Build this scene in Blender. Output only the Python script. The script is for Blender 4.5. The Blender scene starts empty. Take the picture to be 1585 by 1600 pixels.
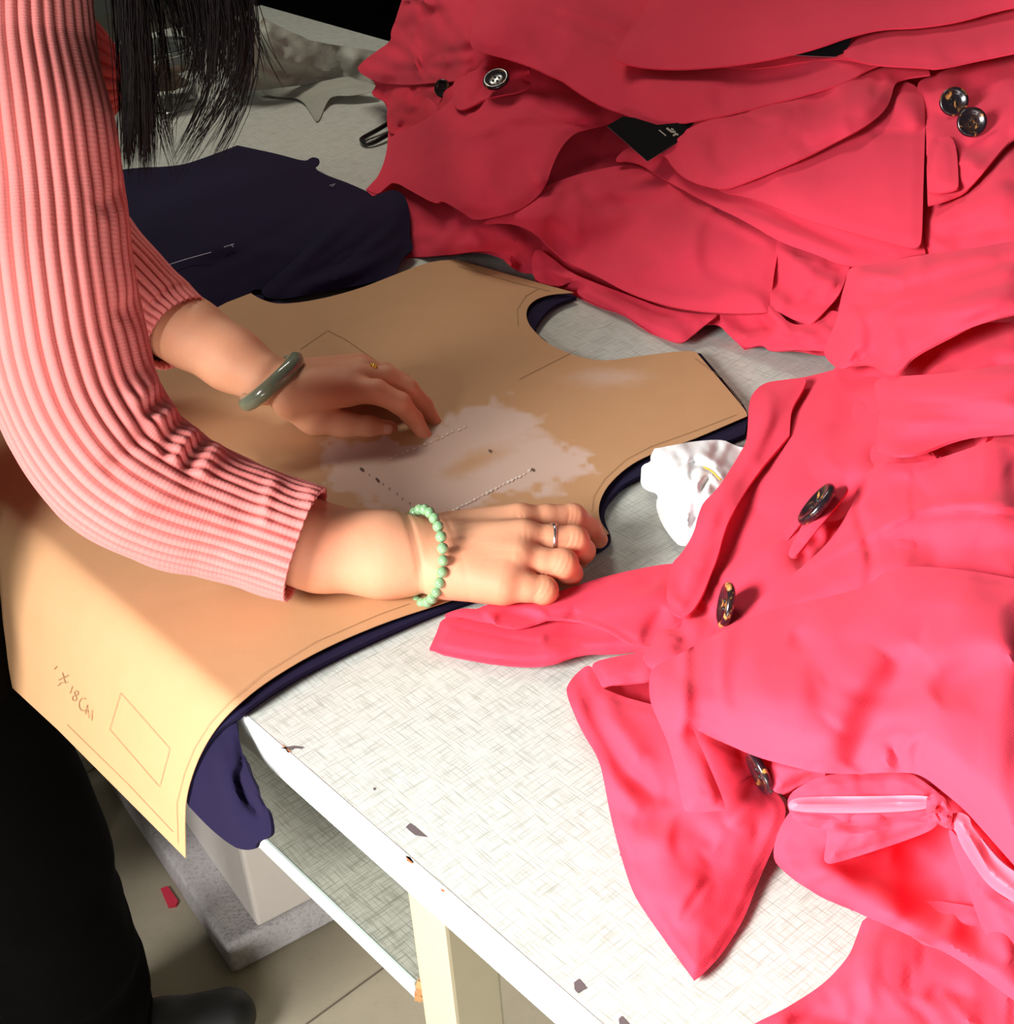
import bpy, bmesh, math, random
import numpy as np
from mathutils import Vector, Matrix
from mathutils.geometry import delaunay_2d_cdt
rng = np.random.RandomState(7)
SC = bpy.context.scene
COL = SC.collection
ZT = 0.78                      # table top height
# ---------------------------------------------------------------- camera model
FPX = 2300.0; PITCH = math.radians(33); ROLL = math.radians(4); CX, CY = 792.5, 800.0
CAM = np.array([0, 0, ZT + 0.70])
_R = np.array([1, 0, 0.]); _D = np.array([0, -math.sin(PITCH), -math.cos(PITCH)]); FW = np.array([0, math.cos(PITCH), -math.sin(PITCH)])
RI = math.cos(ROLL) * _R + math.sin(ROLL) * _D
DN = -math.sin(ROLL) * _R + math.cos(ROLL) * _D
def rays(uv):
    uv = np.asarray(uv, float).reshape(-1, 2)
    return FW + np.outer((uv[:, 0] - CX) / FPX, RI) + np.outer((uv[:, 1] - CY) / FPX, DN)
def P(u, v, z=0.0):
    """world point seen at (u, v) whose height above the table top is z"""
    d = rays([(u, v)])[0]
    return CAM + d * ((ZT + z - CAM[2]) / d[2])
def PR(X):
    X = np.asarray(X) - CAM; z = X @ FW
    return CX + FPX * (X @ RI) / z, CY + FPX * (X @ DN) / z
A0 = P(370, 1108); A1 = P(800, 1482)
TA = (A1 - A0) / np.linalg.norm(A1 - A0)          # along the table's front edge
TB = np.array([-TA[1], TA[0], 0])                 # across the table, away from the front edge
UP = np.array([0, 0, 1.])
def W(t, n, z=0.0):
    """table coordinates -> world (z above table top)"""
    q = A0 + TA * t + TB * n
    return np.array([q[0], q[1], ZT + z])
cam = bpy.data.cameras.new('camera'); co = bpy.data.objects.new('camera', cam); COL.objects.link(co)
cam.sensor_fit = 'VERTICAL'; cam.sensor_height = 24; cam.sensor_width = 24; cam.lens = 24 * FPX / 1600
cam.clip_start = 0.02; cam.clip_end = 50
M = Matrix.Identity(4)
for i in range(3):
    M[i][0] = RI[i]; M[i][1] = -DN[i]; M[i][2] = -FW[i]; M[i][3] = CAM[i]
co.matrix_world = M
SC.camera = co
# ---------------------------------------------------------------- object helpers
def new_mesh(name, verts, faces, mat=None, parent=None, smooth=True):
    me = bpy.data.meshes.new(name)
    me.from_pydata([tuple(map(float, v)) for v in verts], [], [tuple(map(int, f)) for f in faces]); me.update()
    if smooth: me.polygons.foreach_set('use_smooth', [True] * len(me.polygons))
    ob = bpy.data.objects.new(name, me); COL.objects.link(ob)
    if mat is not None: me.materials.append(mat)
    if parent is not None: setpar(ob, parent)
    return ob
def setpar(ob, parent):
    ob.parent = parent
    ob.matrix_parent_inverse = Matrix.Translation(-Vector(parent.location)) if parent.type == 'EMPTY' else parent.matrix_basis.inverted()
def tag(o, label=None, cat=None, group=None, kind=None):
    if label: o['label'] = label
    if cat: o['category'] = cat
    if group: o['group'] = group
    if kind: o['kind'] = kind
    return o
def empty(name, loc, label, cat, group=None):
    o = bpy.data.objects.new(name, None); COL.objects.link(o); o.location = Vector([float(x) for x in loc]); o.empty_display_size = .05
    return tag(o, label, cat, group)
def bm_obj(name, bm, mat, parent=None, smooth=False):
    me = bpy.data.meshes.new(name); bm.to_mesh(me); bm.free()
    if smooth: me.polygons.foreach_set('use_smooth', [True] * len(me.polygons))
    ob = bpy.data.objects.new(name, me); COL.objects.link(ob)
    if mat is not None: me.materials.append(mat)
    if parent is not None: setpar(ob, parent)
    return ob
def tbox(bm, t0, t1, n0, n1, z0, z1):
    """box in table coordinates (z above table top)"""
    vs = [bm.verts.new(W(t, n, z)) for z in (z0, z1) for n in (n0, n1) for t in (t0, t1)]
    for f in ((0, 1, 3, 2), (4, 6, 7, 5), (0, 4, 5, 1), (2, 3, 7, 6), (0, 2, 6, 4), (1, 5, 7, 3)):
        bm.faces.new([vs[i] for i in f])
    bmesh.ops.recalc_face_normals(bm, faces=bm.faces)
def bevel(bm, w, seg=2):
    bmesh.ops.bevel(bm, geom=list(bm.edges), offset=w, segments=seg, profile=.6, affect='EDGES')
def nrm(v): v = np.asarray(v, float); return v / (np.linalg.norm(v) + 1e-12)
def cat_rom(pts, n):
    """smooth resample of a poly-line of k-vectors"""
    pts = np.asarray(pts, float); k = len(pts)
    ext = np.vstack([2 * pts[0] - pts[1], pts, 2 * pts[-1] - pts[-2]])
    s = np.linspace(0, k - 1 - 1e-9, n); i = s.astype(int); f = (s - i)[:, None]
    a, b, c, d = ext[i], ext[i + 1], ext[i + 2], ext[i + 3]
    return .5 * (2 * b + (c - a) * f + (2 * a - 5 * b + 4 * c - d) * f ** 2 + (3 * b - a - 3 * c + d) * f ** 3)
def frames(path, ref=UP):
    n = len(path); T = np.gradient(path, axis=0); T /= np.linalg.norm(T, axis=1)[:, None]
    U = []; u = np.cross(T[0], ref)
    if np.linalg.norm(u) < 1e-4: u = np.cross(T[0], [1, 0, 0])
    u = nrm(u)
    for i in range(n):
        u = u - T[i] * (u @ T[i]); u = nrm(u); U.append(u)
    U = np.array(U); V = np.cross(T, U)
    return T, U, V
def tube(name, path, rad, mat, parent=None, seg=10, cap=True, flat=1.0):
    path = np.asarray(path, float); rad = np.broadcast_to(np.asarray(rad, float), (len(path),))
    T, U, V = frames(path); th = np.linspace(0, 2 * np.pi, seg, endpoint=False)
    vs = []; fs = []
    for i in range(len(path)):
        for a in th: vs.append(path[i] + rad[i] * (U[i] * math.cos(a) + V[i] * math.sin(a) * flat))
    for i in range(len(path) - 1):
        for j in range(seg):
            k = (j + 1) % seg; fs.append((i * seg + j, i * seg + k, (i + 1) * seg + k, (i + 1) * seg + j))
    if cap: fs += [tuple(range(seg))[::-1], tuple((len(path) - 1) * seg + j for j in range(seg))]
    return new_mesh(name, vs, fs, mat, parent)
# ---------------------------------------------------------------- procedural noise in numpy
class VNoise:
    def __init__(s, seed): s.g = np.random.RandomState(seed).rand(64, 64) * 2 - 1
    def __call__(s, x, y):
        xi = np.floor(x).astype(int); yi = np.floor(y).astype(int); fx = x - xi; fy = y - yi
        fx = fx * fx * fx * (fx * (fx * 6 - 15) + 10); fy = fy * fy * fy * (fy * (fy * 6 - 15) + 10)
        g = s.g; a = g[xi % 64, yi % 64]; b = g[(xi + 1) % 64, yi % 64]; c = g[xi % 64, (yi + 1) % 64]; d = g[(xi + 1) % 64, (yi + 1) % 64]
        return (a * (1 - fx) + b * fx) * (1 - fy) + (c * (1 - fx) + d * fx) * fy
class TPS:
    """thin plate spline z(u, v)"""
    def __init__(s, pts, lam=1e-3):
        p = np.asarray(pts, float); s.c = p[:, :2] / 500.; n = len(p)
        K = s._k(s.c); K += lam * np.eye(n); Q = np.hstack([np.ones((n, 1)), s.c])
        L = np.zeros((n + 3, n + 3)); L[:n, :n] = K; L[:n, n:] = Q; L[n:, :n] = Q.T
        s.w = np.linalg.solve(L, np.concatenate([p[:, 2], np.zeros(3)]))
    def _k(s, x):
        r2 = ((x[:, None] - s.c[None]) ** 2).sum(2); return np.where(r2 > 1e-12, .5 * r2 * np.log(r2 + 1e-12), 0)
    def __call__(s, uv):
        x = np.asarray(uv, float) / 500.; return s._k(x) @ s.w[:-3] + s.w[-3] + x @ s.w[-2:]
def seg_dist(p, a, b):
    ab = b - a; t = np.clip(((p - a) @ ab) / (ab @ ab + 1e-9), 0, 1); q = a + t[:, None] * ab
    return np.hypot(*(p - q).T), t
def poly_dist(p, pl, closed=False):
    """distance to a poly-line and the arc position 0..1 of the nearest point"""
    pl = np.asarray(pl, float)
    if closed: pl = np.vstack([pl, pl[:1]])
    L = np.concatenate([[0], np.cumsum(np.hypot(*np.diff(pl, axis=0).T))]); best = np.full(len(p), 1e9); arc = np.zeros(len(p)); side = np.zeros(len(p))
    for i in range(len(pl) - 1):
        d, t = seg_dist(p, pl[i], pl[i + 1]); m = d < best
        best[m] = d[m]; arc[m] = ((L[i] + t * (L[i + 1] - L[i])) / L[-1])[m]
        e = pl[i + 1] - pl[i]; cr = e[0] * (p[:, 1] - pl[i][1]) - e[1] * (p[:, 0] - pl[i][0]); side[m] = np.sign(cr)[m]
    return best, arc, side
def inside(p, poly):
    x, y = p[:, 0], p[:, 1]; c = np.zeros(len(p), bool); n = len(poly); j = n - 1
    for i in range(n):
        xi, yi = poly[i]; xj, yj = poly[j]
        if yi != yj:
            c ^= ((yi > y) != (yj > y)) & (x < (xj - xi) * (y - yi) / (yj - yi) + xi)
        j = i
    return c
def outline_curve(pts, step):
    """closed outline; a third item 'c' keeps that point a sharp corner"""
    P_ = [np.array(p[:2], float) for p in pts]; corner = [len(p) > 2 for p in pts]
    for _ in range(2):
        Q = []; C = []
        n = len(P_)
        for i in range(n):
            if corner[i]: Q.append(P_[i]); C.append(True); continue
            a, b = P_[i - 1], P_[(i + 1) % n]
            Q.append(P_[i] * .75 + a * .25 if not corner[i - 1] else P_[i] * .8 + a * .2); C.append(False)
            Q.append(P_[i] * .75 + b * .25 if not corner[(i + 1) % n] else P_[i] * .8 + b * .2); C.append(False)
        P_, corner = Q, C
    out = []
    n = len(P_)
    for i in range(n):
        a, b = P_[i], P_[(i + 1) % n]; k = max(1, int(np.hypot(*(b - a)) / step))
        for j in range(k): out.append(a + (b - a) * j / k)
    res = [out[0]]
    for q in out[1:]:
        if np.hypot(*(q - res[-1])) > step * .35: res.append(q)
    if np.hypot(*(res[0] - res[-1])) < step * .35: res.pop()
    return np.array(res)
def triangulate(bd, step):
    lo = bd.min(0); hi = bd.max(0); pts = []
    ys = np.arange(lo[1], hi[1], step * .87)
    for k, y in enumerate(ys):
        xs = np.arange(lo[0] + (k % 2) * step / 2, hi[0], step); pts.append(np.stack([xs, np.full(len(xs), y)], 1))
    pts = np.vstack(pts); pts = pts[inside(pts, bd)]
    dmin = np.full(len(pts), 1e9)
    for i in range(0, len(bd)): dmin = np.minimum(dmin, (pts[:, 0] - bd[i][0]) ** 2 + (pts[:, 1] - bd[i][1]) ** 2)
    pts = pts[dmin > (step * .55) ** 2]
    allp = np.vstack([bd, pts]); n = len(bd)
    r = delaunay_2d_cdt([Vector(p) for p in allp], [(i, (i + 1) % n) for i in range(n)], [], 1, 1e-4)
    V = np.array([tuple(v) for v in r[0]]); F = [tuple(f) for f in r[2]]
    cen = np.array([V[list(f)].mean(0) for f in F]); ok = inside(cen, bd)
    return V, [f for f, o in zip(F, ok) if o]
def orient(verts, faces):
    """wind every face towards the viewer side"""
    out = []
    for f in faces:
        a, b, c = verts[f[0]], verts[f[1]], verts[f[2]]
        n = np.cross(b - a, c - a)
        out.append(f if n @ (CAM - a) > 0 else f[::-1])
    return out
def sstep(x, a, b): t = np.clip((x - a) / (b - a), 0, 1); return t * t * (3 - 2 * t)
ZMIN = 0.0015
GR, GV, GN, GL, VMAX, GW = 1.0, 1.0, 1.0, 1.0, 1.0, 1.0   # gains for ridges, valleys, crumple noise, layer spacing, deepest valley
def cloth(name, outline, zf, mat, parent=None, layer=0.0, folds=(), noise=.004, nscale=60, naniso=(0, 1), seed=1, step=7, thick=.0022, edge_drop=.004, hem=True, lift=(), zmin=ZMIN, puff=.003, ridge=0):
    """one piece of cloth: outline traced at its place on the pile, draped over the height field zf, with folds and hem"""
    bd = outline_curve(outline, step); uv, fc = triangulate(bd, step)
    z = np.maximum(zf(uv), zmin); d = rays(uv); t = (ZT + z - CAM[2]) / d[:, 2]
    db, _, _ = poly_dist(uv, bd, closed=True)
    lay = float(layer) * GL; disp = - edge_drop * (1 - sstep(db, 0, 16)) + puff * sstep(db, 0, 60)
    n1, n2 = VNoise(seed), VNoise(seed + 50); ca, sa = math.cos(math.radians(naniso[0])), math.sin(math.radians(naniso[0]))
    X = (uv[:, 0] * ca + uv[:, 1] * sa) / nscale / naniso[1]; Y = (-uv[:, 0] * sa + uv[:, 1] * ca) / nscale
    wx = n2(X * .7 + 9, Y * .7 + 4) * .8
    disp = disp + GN * noise * (n1(X + wx + 3.3, Y + wx + 7.1) + .30 * n2(X * 2.3 + 5.1, Y * 2.3 + wx) + .03 * n1(X * 5, Y * 5))
    if ridge:
        q_ = n1(X * .65 + 1.3 * wx, Y * .4 + .7 * wx) ; disp = disp + ridge * GR * np.exp(-(q_ / .38) ** 2) * (.4 + .6 * np.abs(n2(X * .5, Y * .5)) * 2)
    if False: pass
    for fo in folds:
        pl, amp, wd = fo[:3]; amp = amp * (GR if amp > 0 else GV); mode = fo[3] if len(fo) > 3 else 'g'
        if len(pl) > 2: pl = cat_rom(pl, len(pl) * 5)
        dd, arc, side = poly_dist(uv, pl)
        if mode == 'g' and GW != 1: wd = wd * GW * (.45 + .55 * np.sin(np.pi * arc))
        if GW != 1: amp = math.copysign(min(abs(amp), 1.15 * float(np.max(wd)) * (float(np.median(t)) / FPX)), amp)
        taper = np.sin(np.pi * arc) ** .6 if mode != 's' and mode != 'f' else np.clip(np.minimum(arc, 1 - arc) * 12, 0, 1) ** .5
        if mode in 'g': disp += amp * np.exp(-(dd / wd) ** 2) * taper
        elif mode == 'r': disp += amp * np.exp(-np.abs(dd) / wd) * taper                       # sharp crease
        elif mode == 's': sd = dd * side; disp += amp * taper * np.exp(-np.abs(sd) / wd) * np.tanh(sd / 5.) * 1.0    # step: one side higher
        elif mode == 'f': disp += amp * np.exp(-(dd / wd) ** 2) * taper                        # long even welt/seam
    if hem:
        disp += -.0007 * np.exp(-((db - 9) / 2.2) ** 2) + .0006 * np.exp(-((db - 4) / 3.) ** 2)
    for (u0, v0, rad, amp) in lift:
        disp += amp * np.exp(-((uv[:, 0] - u0) ** 2 + (uv[:, 1] - v0) ** 2) / rad ** 2)
    disp = np.where(disp < 0, -VMAX * np.tanh(-disp / VMAX), disp) + lay
    ln = np.linalg.norm(d, axis=1)
    tt = t - disp / ln
    tmax = (ZT + zmin - CAM[2]) / d[:, 2]
    tt = np.where((d[:, 2] < 0), np.minimum(tt, tmax), tt)
    V = CAM + d * tt[:, None]
    ob = new_mesh(name, V, orient(V, fc), mat, parent)
    if thick:
        m = ob.modifiers.new('thickness', 'SOLIDIFY'); m.thickness = thick; m.offset = -1
        m = ob.modifiers.new('crisp_rim', 'EDGE_SPLIT'); m.split_angle = math.radians(50)
    return ob
# ---------------------------------------------------------------- material helpers
def srgb(r, g, b):
    f = lambda c: (c / 255 / 12.92) if c / 255 <= .04045 else ((c / 255 + .055) / 1.055) ** 2.4
    return (f(r), f(g), f(b), 1)
class NT:
    def __init__(s, name):
        s.m = bpy.data.materials.new(name); s.m.use_nodes = True; s.t = s.m.node_tree; s.n = s.t.nodes; s.b = s.n['Principled BSDF']
    def add(s, typ, **kw):
        n = s.n.new(typ)
        for k, v in kw.items():
            if k in n.inputs.keys(): n.inputs[k].default_value = v
            else: setattr(n, k, v)
        return n
    def link(s, a, b): s.t.links.new(a, b)
    def coord(s, kind='Object', scale=(1, 1, 1), rot=(0, 0, 0)):
        c = s.add('ShaderNodeTexCoord'); m = s.add('ShaderNodeMapping'); m.inputs['Scale'].default_value = scale; m.inputs['Rotation'].default_value = rot
        s.link(c.outputs[kind], m.inputs['Vector']); return m.outputs['Vector']
    def noise(s, vec, scale, detail=3, rough=.5, dist=0):
        n = s.add('ShaderNodeTexNoise'); n.inputs['Scale'].default_value = scale; n.inputs['Detail'].default_value = detail; n.inputs['Roughness'].default_value = rough; n.inputs['Distortion'].default_value = dist
        s.link(vec, n.inputs['Vector']); return n.outputs['Fac']
    def ramp(s, fac, stops):
        r = s.add('ShaderNodeValToRGB'); e = r.color_ramp.elements
        while len(e) < len(stops): e.new(.5)
        for x, (p, c) in zip(e, stops): x.position = p; x.color = c if len(c) == 4 else (*c, 1)
        s.link(fac, r.inputs['Fac']); return r.outputs['Color']
    def mix(s, fac, a, b, mode='MIX'):
        m = s.add('ShaderNodeMix'); m.data_type = 'RGBA'; m.blend_type = mode
        for sock, v in ((m.inputs[0], fac), (m.inputs[6], a), (m.inputs[7], b)):
            if hasattr(v, 'links') or hasattr(v, 'is_output'): s.link(v, sock)
            else: sock.default_value = v
        return m.outputs[2]
    def math(s, op, a, b=0.0, clamp=False):
        m = s.add('ShaderNodeMath'); m.operation = op; m.use_clamp = clamp
        for sock, v in ((m.inputs[0], a), (m.inputs[1], b)):
            if hasattr(v, 'is_output'): s.link(v, sock)
            else: sock.default_value = v
        return m.outputs[0]
    def bump(s, h, strength=.3, dist=.001):
        b = s.add('ShaderNodeBump'); b.inputs['Strength'].default_value = strength; b.inputs['Distance'].default_value = dist; s.link(h, b.inputs['Height']); s.link(b.outputs['Normal'], s.b.inputs['Normal']); return b
    def color(s, c):
        if hasattr(c, 'is_output'): s.link(c, s.b.inputs['Base Color'])
        else: s.b.inputs['Base Color'].default_value = c
    def set(s, **kw):
        for k, v in kw.items(): s.b.inputs[k.replace('_', ' ')].default_value = v
BLK = (0, 0, 0, 1); WHT = (1, 1, 1, 1)
def simple(name, col, rough=.6, **kw):
    n = NT(name); n.color(col); n.set(Roughness=rough, **kw); v = n.coord(); f = n.noise(v, 60, 4)
    n.color(n.mix(n.math('MULTIPLY', f, .25), col, tuple(c * .75 for c in col[:3]) + (1,))); return n.m
def cloth_mat(name, col, sheen=.2, rough=.9, weave=1400, vary=.12, bumps=.25, sub=None):
    n = NT(name); v = n.coord(); f = n.noise(v, 7, 4, .6); g = n.noise(v, 420, 2)
    dark = tuple(c * (1 - vary * 2) for c in col[:3]) + (1,); lite = tuple(min(1, c * (1 + vary)) for c in col[:3]) + (1,)
    c = n.mix(f, dark, lite); c = n.mix(n.math('MULTIPLY', g, .3), c, tuple(c_ * .8 for c_ in col[:3]) + (1,)); n.color(c)
    n.set(Roughness=rough, Sheen_Weight=sheen, Sheen_Roughness=.5, Specular_IOR_Level=.15)
    n.b.inputs['Sheen Tint'].default_value = tuple(min(1, .4 + c_ * .6) for c_ in col[:3]) + (1,)
    w = n.add('ShaderNodeTexWave'); w.inputs['Scale'].default_value = weave / 6; w.bands_direction = 'DIAGONAL'; n.link(v, w.inputs['Vector'])
    h = n.math('ADD', n.math('MULTIPLY', w.outputs['Fac'], .3), n.noise(v, 900, 2)); n.bump(h, bumps, .0004)
    return n.m
# ---------------------------------------------------------------- materials
MR = cloth_mat('red_cotton', (.86, .054, .102, 1), sheen=.10)
MR2 = cloth_mat('red_cotton_reverse', (.78, .04, .078, 1), sheen=.1)
MSATIN = NT('pink_satin'); MSATIN.color((.86, .10, .16, 1)); MSATIN.set(Roughness=.55, Sheen_Weight=.0); MSATIN = MSATIN.m
MNAVY = cloth_mat('navy_jersey', (.011, .007, .032, 1), sheen=.05, vary=.2)
MBLK = cloth_mat('black_cloth', (.0018, .0015, .0015, 1), sheen=.0)
MBLK.node_tree.nodes['Principled BSDF'].inputs['Specular IOR Level'].default_value = .04
MSHOE = simple('black_shoe', (.008, .008, .008, 1), .5)
MWHITE = cloth_mat('white_cotton', (.88, .88, .88, 1), sheen=.1, vary=.03)
def sheer():
    n = NT('sheer_white'); n.color((.50, .50, .42, 1)); n.set(Roughness=.5, Alpha=.8); v = n.coord(); n.bump(n.noise(v, 60, 5), .6, .004)
    n.color(n.mix(n.noise(v, 14, 3), (.34, .36, .30, 1), (.54, .53, .46, 1))); return n.m
MSHEER = sheer()
def laminate(name, base, line, rough=.38):
    n = NT(name); c = n.add('ShaderNodeTexCoord')
    def lines(sx, sy):
        m = n.add('ShaderNodeMapping'); m.inputs['Scale'].default_value = (sx, sy, 1); n.link(c.outputs['Object'], m.inputs['Vector']); return n.noise(m.outputs['Vector'], 1, 1.5, .7)
    a = n.ramp(lines(40, 900), [(.30, BLK), (.50, WHT)]); b = n.ramp(lines(820, 34), [(.30, BLK), (.50, WHT)])
    f = n.math('MULTIPLY', a, b); col = n.mix(f, line, base)
    big = n.noise(c.outputs['Object'], 2.2, 4, .6); col = n.mix(n.math('MULTIPLY', n.ramp(big, [(.45, BLK), (.75, WHT)]), .35), col, (base[0] * .92, base[1] * .82, base[2] * .74, 1))
    n.color(col); n.set(Roughness=rough, Specular_IOR_Level=.4); n.bump(f, .15, .0006); return n.m
MLAM = laminate('woven_laminate', (.63, .65, .60, 1), (.39, .415, .36, 1))
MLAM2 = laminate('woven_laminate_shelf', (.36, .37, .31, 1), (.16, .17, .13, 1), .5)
MEDGE = NT('white_edge_banding'); MEDGE.color((.80, .84, .84, 1)); MEDGE.set(Roughness=.35); MEDGE = MEDGE.m
MEDGE2 = simple('pale_edge_banding', (.52, .60, .56, 1), .45)
MCHIP = simple('raw_chipboard', (.38, .19, .07, 1), .9)
MLEG = simple('beige_painted_steel', (.46, .40, .27, 1), .4)
def floor_mat():
    n = NT('beige_floor_tile'); v = n.coord(); f = n.noise(v, 5, 6, .6); c = n.ramp(f, [(.3, (.38, .33, .23)), (.7, (.52, .46, .34))])
    g = n.noise(v, 120, 3); c = n.mix(n.math('MULTIPLY', n.ramp(g, [(.6, BLK), (.75, WHT)]), .25), c, (.2, .17, .12, 1)); n.color(c); n.set(Roughness=.4); n.bump(g, .05, .001); return n.m
MFLOOR = floor_mat()
def concrete():
    n = NT('dusty_plaster'); v = n.coord(); f = n.noise(v, 12, 6, .65); c = n.ramp(f, [(.3, (.50, .47, .48)), (.7, (.72, .68, .67))])
    g = n.noise(v, 180, 4, .7); c = n.mix(n.math('MULTIPLY', n.ramp(g, [(.50, BLK), (.72, WHT)]), .55), c, (.16, .14, .15, 1)); n.color(c); n.set(Roughness=.95); n.bump(g, .6, .004); return n.m
MCONC = concrete()
MPLAST = simple('pale_plaster', (.72, .66, .61, 1), .9)
MWALL = simple('wall_paint', (.35, .34, .31, 1), .9)
def gem(name, col, rough=.12, tr=.0, sss=.3):
    n = NT(name); v = n.coord(); f = n.noise(v, 55, 4, .6); n.color(n.mix(f, tuple(c * .6 for c in col[:3]) + (1,), tuple(min(1, c * 1.3) for c in col[:3]) + (1,)))
    n.set(Roughness=rough, Coat_Weight=.6, Coat_Roughness=.05, Subsurface_Weight=sss, Subsurface_Scale=.004, Transmission_Weight=tr); return n.m
MJADE = gem('grey_green_jade', (.20, .25, .17, 1), .16)
MBEAD = gem('pale_green_jade', (.24, .43, .22, 1), .15)
def metal(name, col, r=.18):
    n = NT(name); n.color(col); n.set(Metallic=1.0, Roughness=r); return n.m
MSILV = metal('silver', (.85, .85, .86, 1)); MGOLD = metal('gold', (.95, .68, .12, 1))
def tort():
    n = NT('tortoiseshell'); v = n.coord(); f = n.noise(v, 90, 2, .5, 1.2); n.color(n.ramp(f, [(.50, (.012, .006, .01)), (.60, (.04, .015, .01)), (.68, (.55, .26, .07))])); n.set(Roughness=.25, Coat_Weight=.5, Coat_Roughness=.12); return n.m
MBTN = tort()
MTAG = simple('black_card', (.006, .005, .006, 1), .8, Specular_IOR_Level=.1)
MTAGE = simple('grey_card_edge', (.25, .2, .22, 1), .6)
MINK = simple('silver_print', (.45, .40, .33, 1), .4)
MPLBK = simple('black_plastic', (.01, .009, .009, 1), .25)
MPENC = simple('pencil_graphite', (.26, .145, .06, 1), .8)
MPERF = simple('punched_hole_light', (.80, .68, .58, 1), .8)
MPERFD = simple('punched_hole_dark', (.10, .06, .04, 1), .8)
def skin():
    n = NT('skin'); v = n.coord(); f = n.noise(v, 22, 4, .55); c = n.mix(f, (.64, .28, .15, 1), (.78, .42, .25, 1))
    r = n.noise(v, 9, 2); c = n.mix(n.math('MULTIPLY', n.ramp(r, [(.45, BLK), (.7, WHT)]), .5), c, (.66, .20, .11, 1))
    at = n.add('ShaderNodeAttribute'); at.attribute_name = 'flush'; c = n.mix(n.math('MULTIPLY', at.outputs['Fac'], .38), c, (.60, .17, .085, 1))
    n.color(c); n.set(Roughness=.6, Subsurface_Weight=.25, Subsurface_Scale=.006, Specular_IOR_Level=.35); n.b.inputs['Subsurface Radius'].default_value = (1, .35, .2)
    vo = n.add('ShaderNodeTexVoronoi'); vo.inputs['Scale'].default_value = 900; n.link(v, vo.inputs['Vector'])
    h = n.math('ADD', n.math('MULTIPLY', vo.outputs['Distance'], .25), n.noise(v, 160, 4, .6)); n.bump(h, .16, .0012); return n.m
MSKIN = skin()
MNAIL = NT('fingernail'); MNAIL.color((.74, .36, .24, 1)); MNAIL.set(Roughness=.2, Coat_Weight=.4); MNAIL = MNAIL.m
MEYE = simple('eye', (.75, .72, .68, 1), .1); MLIP = simple('lip', (.45, .10, .09, 1), .4)
def knit():
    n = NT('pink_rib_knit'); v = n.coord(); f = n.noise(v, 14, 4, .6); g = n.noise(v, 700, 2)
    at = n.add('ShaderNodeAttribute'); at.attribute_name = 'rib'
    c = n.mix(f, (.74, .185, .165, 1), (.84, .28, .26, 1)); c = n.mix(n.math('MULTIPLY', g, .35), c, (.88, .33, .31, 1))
    c = n.mix(n.math('ADD', n.math('MULTIPLY', at.outputs['Fac'], .9), .1), (.50, .085, .07, 1), c)  # valleys between the ribs darkened: shade put into the colour
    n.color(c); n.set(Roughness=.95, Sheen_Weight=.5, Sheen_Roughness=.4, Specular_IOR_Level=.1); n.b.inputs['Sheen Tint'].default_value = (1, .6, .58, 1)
    uvn = n.add('ShaderNodeUVMap'); uvn.uv_map = 'knit'; w = n.add('ShaderNodeTexWave'); w.bands_direction = 'Y'; w.inputs['Scale'].default_value = 95; w.inputs['Distortion'].default_value = .8; n.link(uvn.outputs['UV'], w.inputs['Vector'])
    n.bump(n.math('ADD', n.math('MULTIPLY', w.outputs['Fac'], .5), g), .3, .0008); return n.m
MKNIT = knit()
def hairm():
    n = NT('black_hair'); n.color((.004, .0028, .0024, 1)); n.set(Roughness=.6, Specular_IOR_Level=.1); return n.m
MHAIR = hairm()
# ================================================================ setting
bm = bmesh.new()
ZF = -ZT
FL = [W(-5, -4, ZF), W(4, -4, ZF), W(4, 4.5, ZF), W(-5, 4.5, ZF)]
FLn = [q - np.array([0, 0, .05]) for q in FL]
vs = [bm.verts.new(q) for q in FLn + FL]
for f in ((0, 3, 2, 1), (4, 5, 6, 7), (0, 1, 5, 4), (1, 2, 6, 5), (2, 3, 7, 6), (3, 0, 4, 7)): bm.faces.new([vs[i] for i in f])
floor = tag(bm_obj('floor', bm, MFLOOR), kind='structure')
# floor joints (thin dark grooves of the floor tiling)
jt = NT('tile_joint'); jt.color((.16, .13, .09, 1)); jt.set(Roughness=.9)
def joint(u0, v0, u1, v1, ext, name):
    a = P(u0, v0, ZF); b = P(u1, v1, ZF); d = nrm(b - a); a = a - d * ext; b = b + d * ext; s = np.cross(d, UP) * .0012
    h = np.array([0, 0, .0006])
    return a, b, s, h
ja, jb, _, _ = joint(480, 1600, 600, 1512, 0, '')
jd = nrm(jb - ja); jn = np.cross(UP, jd)
bm = bmesh.new()
def jstrip(a, b, s):
    q = [bm.verts.new(x + np.array([0, 0, .0007])) for x in (a - s, b - s, b + s, a + s)]; bm.faces.new(q)
for k in range(-4, 5):
    o = ja + jn * .6 * k; jstrip(o - jd * 3, o + jd * 3, jn * .0012)
    o = ja + jd * (.6 * k + .37); jstrip(o - jn * 2.6, o + jn * 2.6, jd * .0012)
tag(bm_obj('trim_1', bm, jt.m), kind='structure')
# walls, ceiling (outside the frame, they close the room)
def wall(name, t0, t1, n0, n1, z0=ZF, z1=2.0):
    bm = bmesh.new(); tbox(bm, t0, t1, n0, n1, z0, z1); return tag(bm_obj(name, bm, MWALL), kind='structure')
wall('wall_back', -5, 4, 4.5, 4.6); wall('wall_left', -5.1, -5, -4, 4.5)
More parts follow.
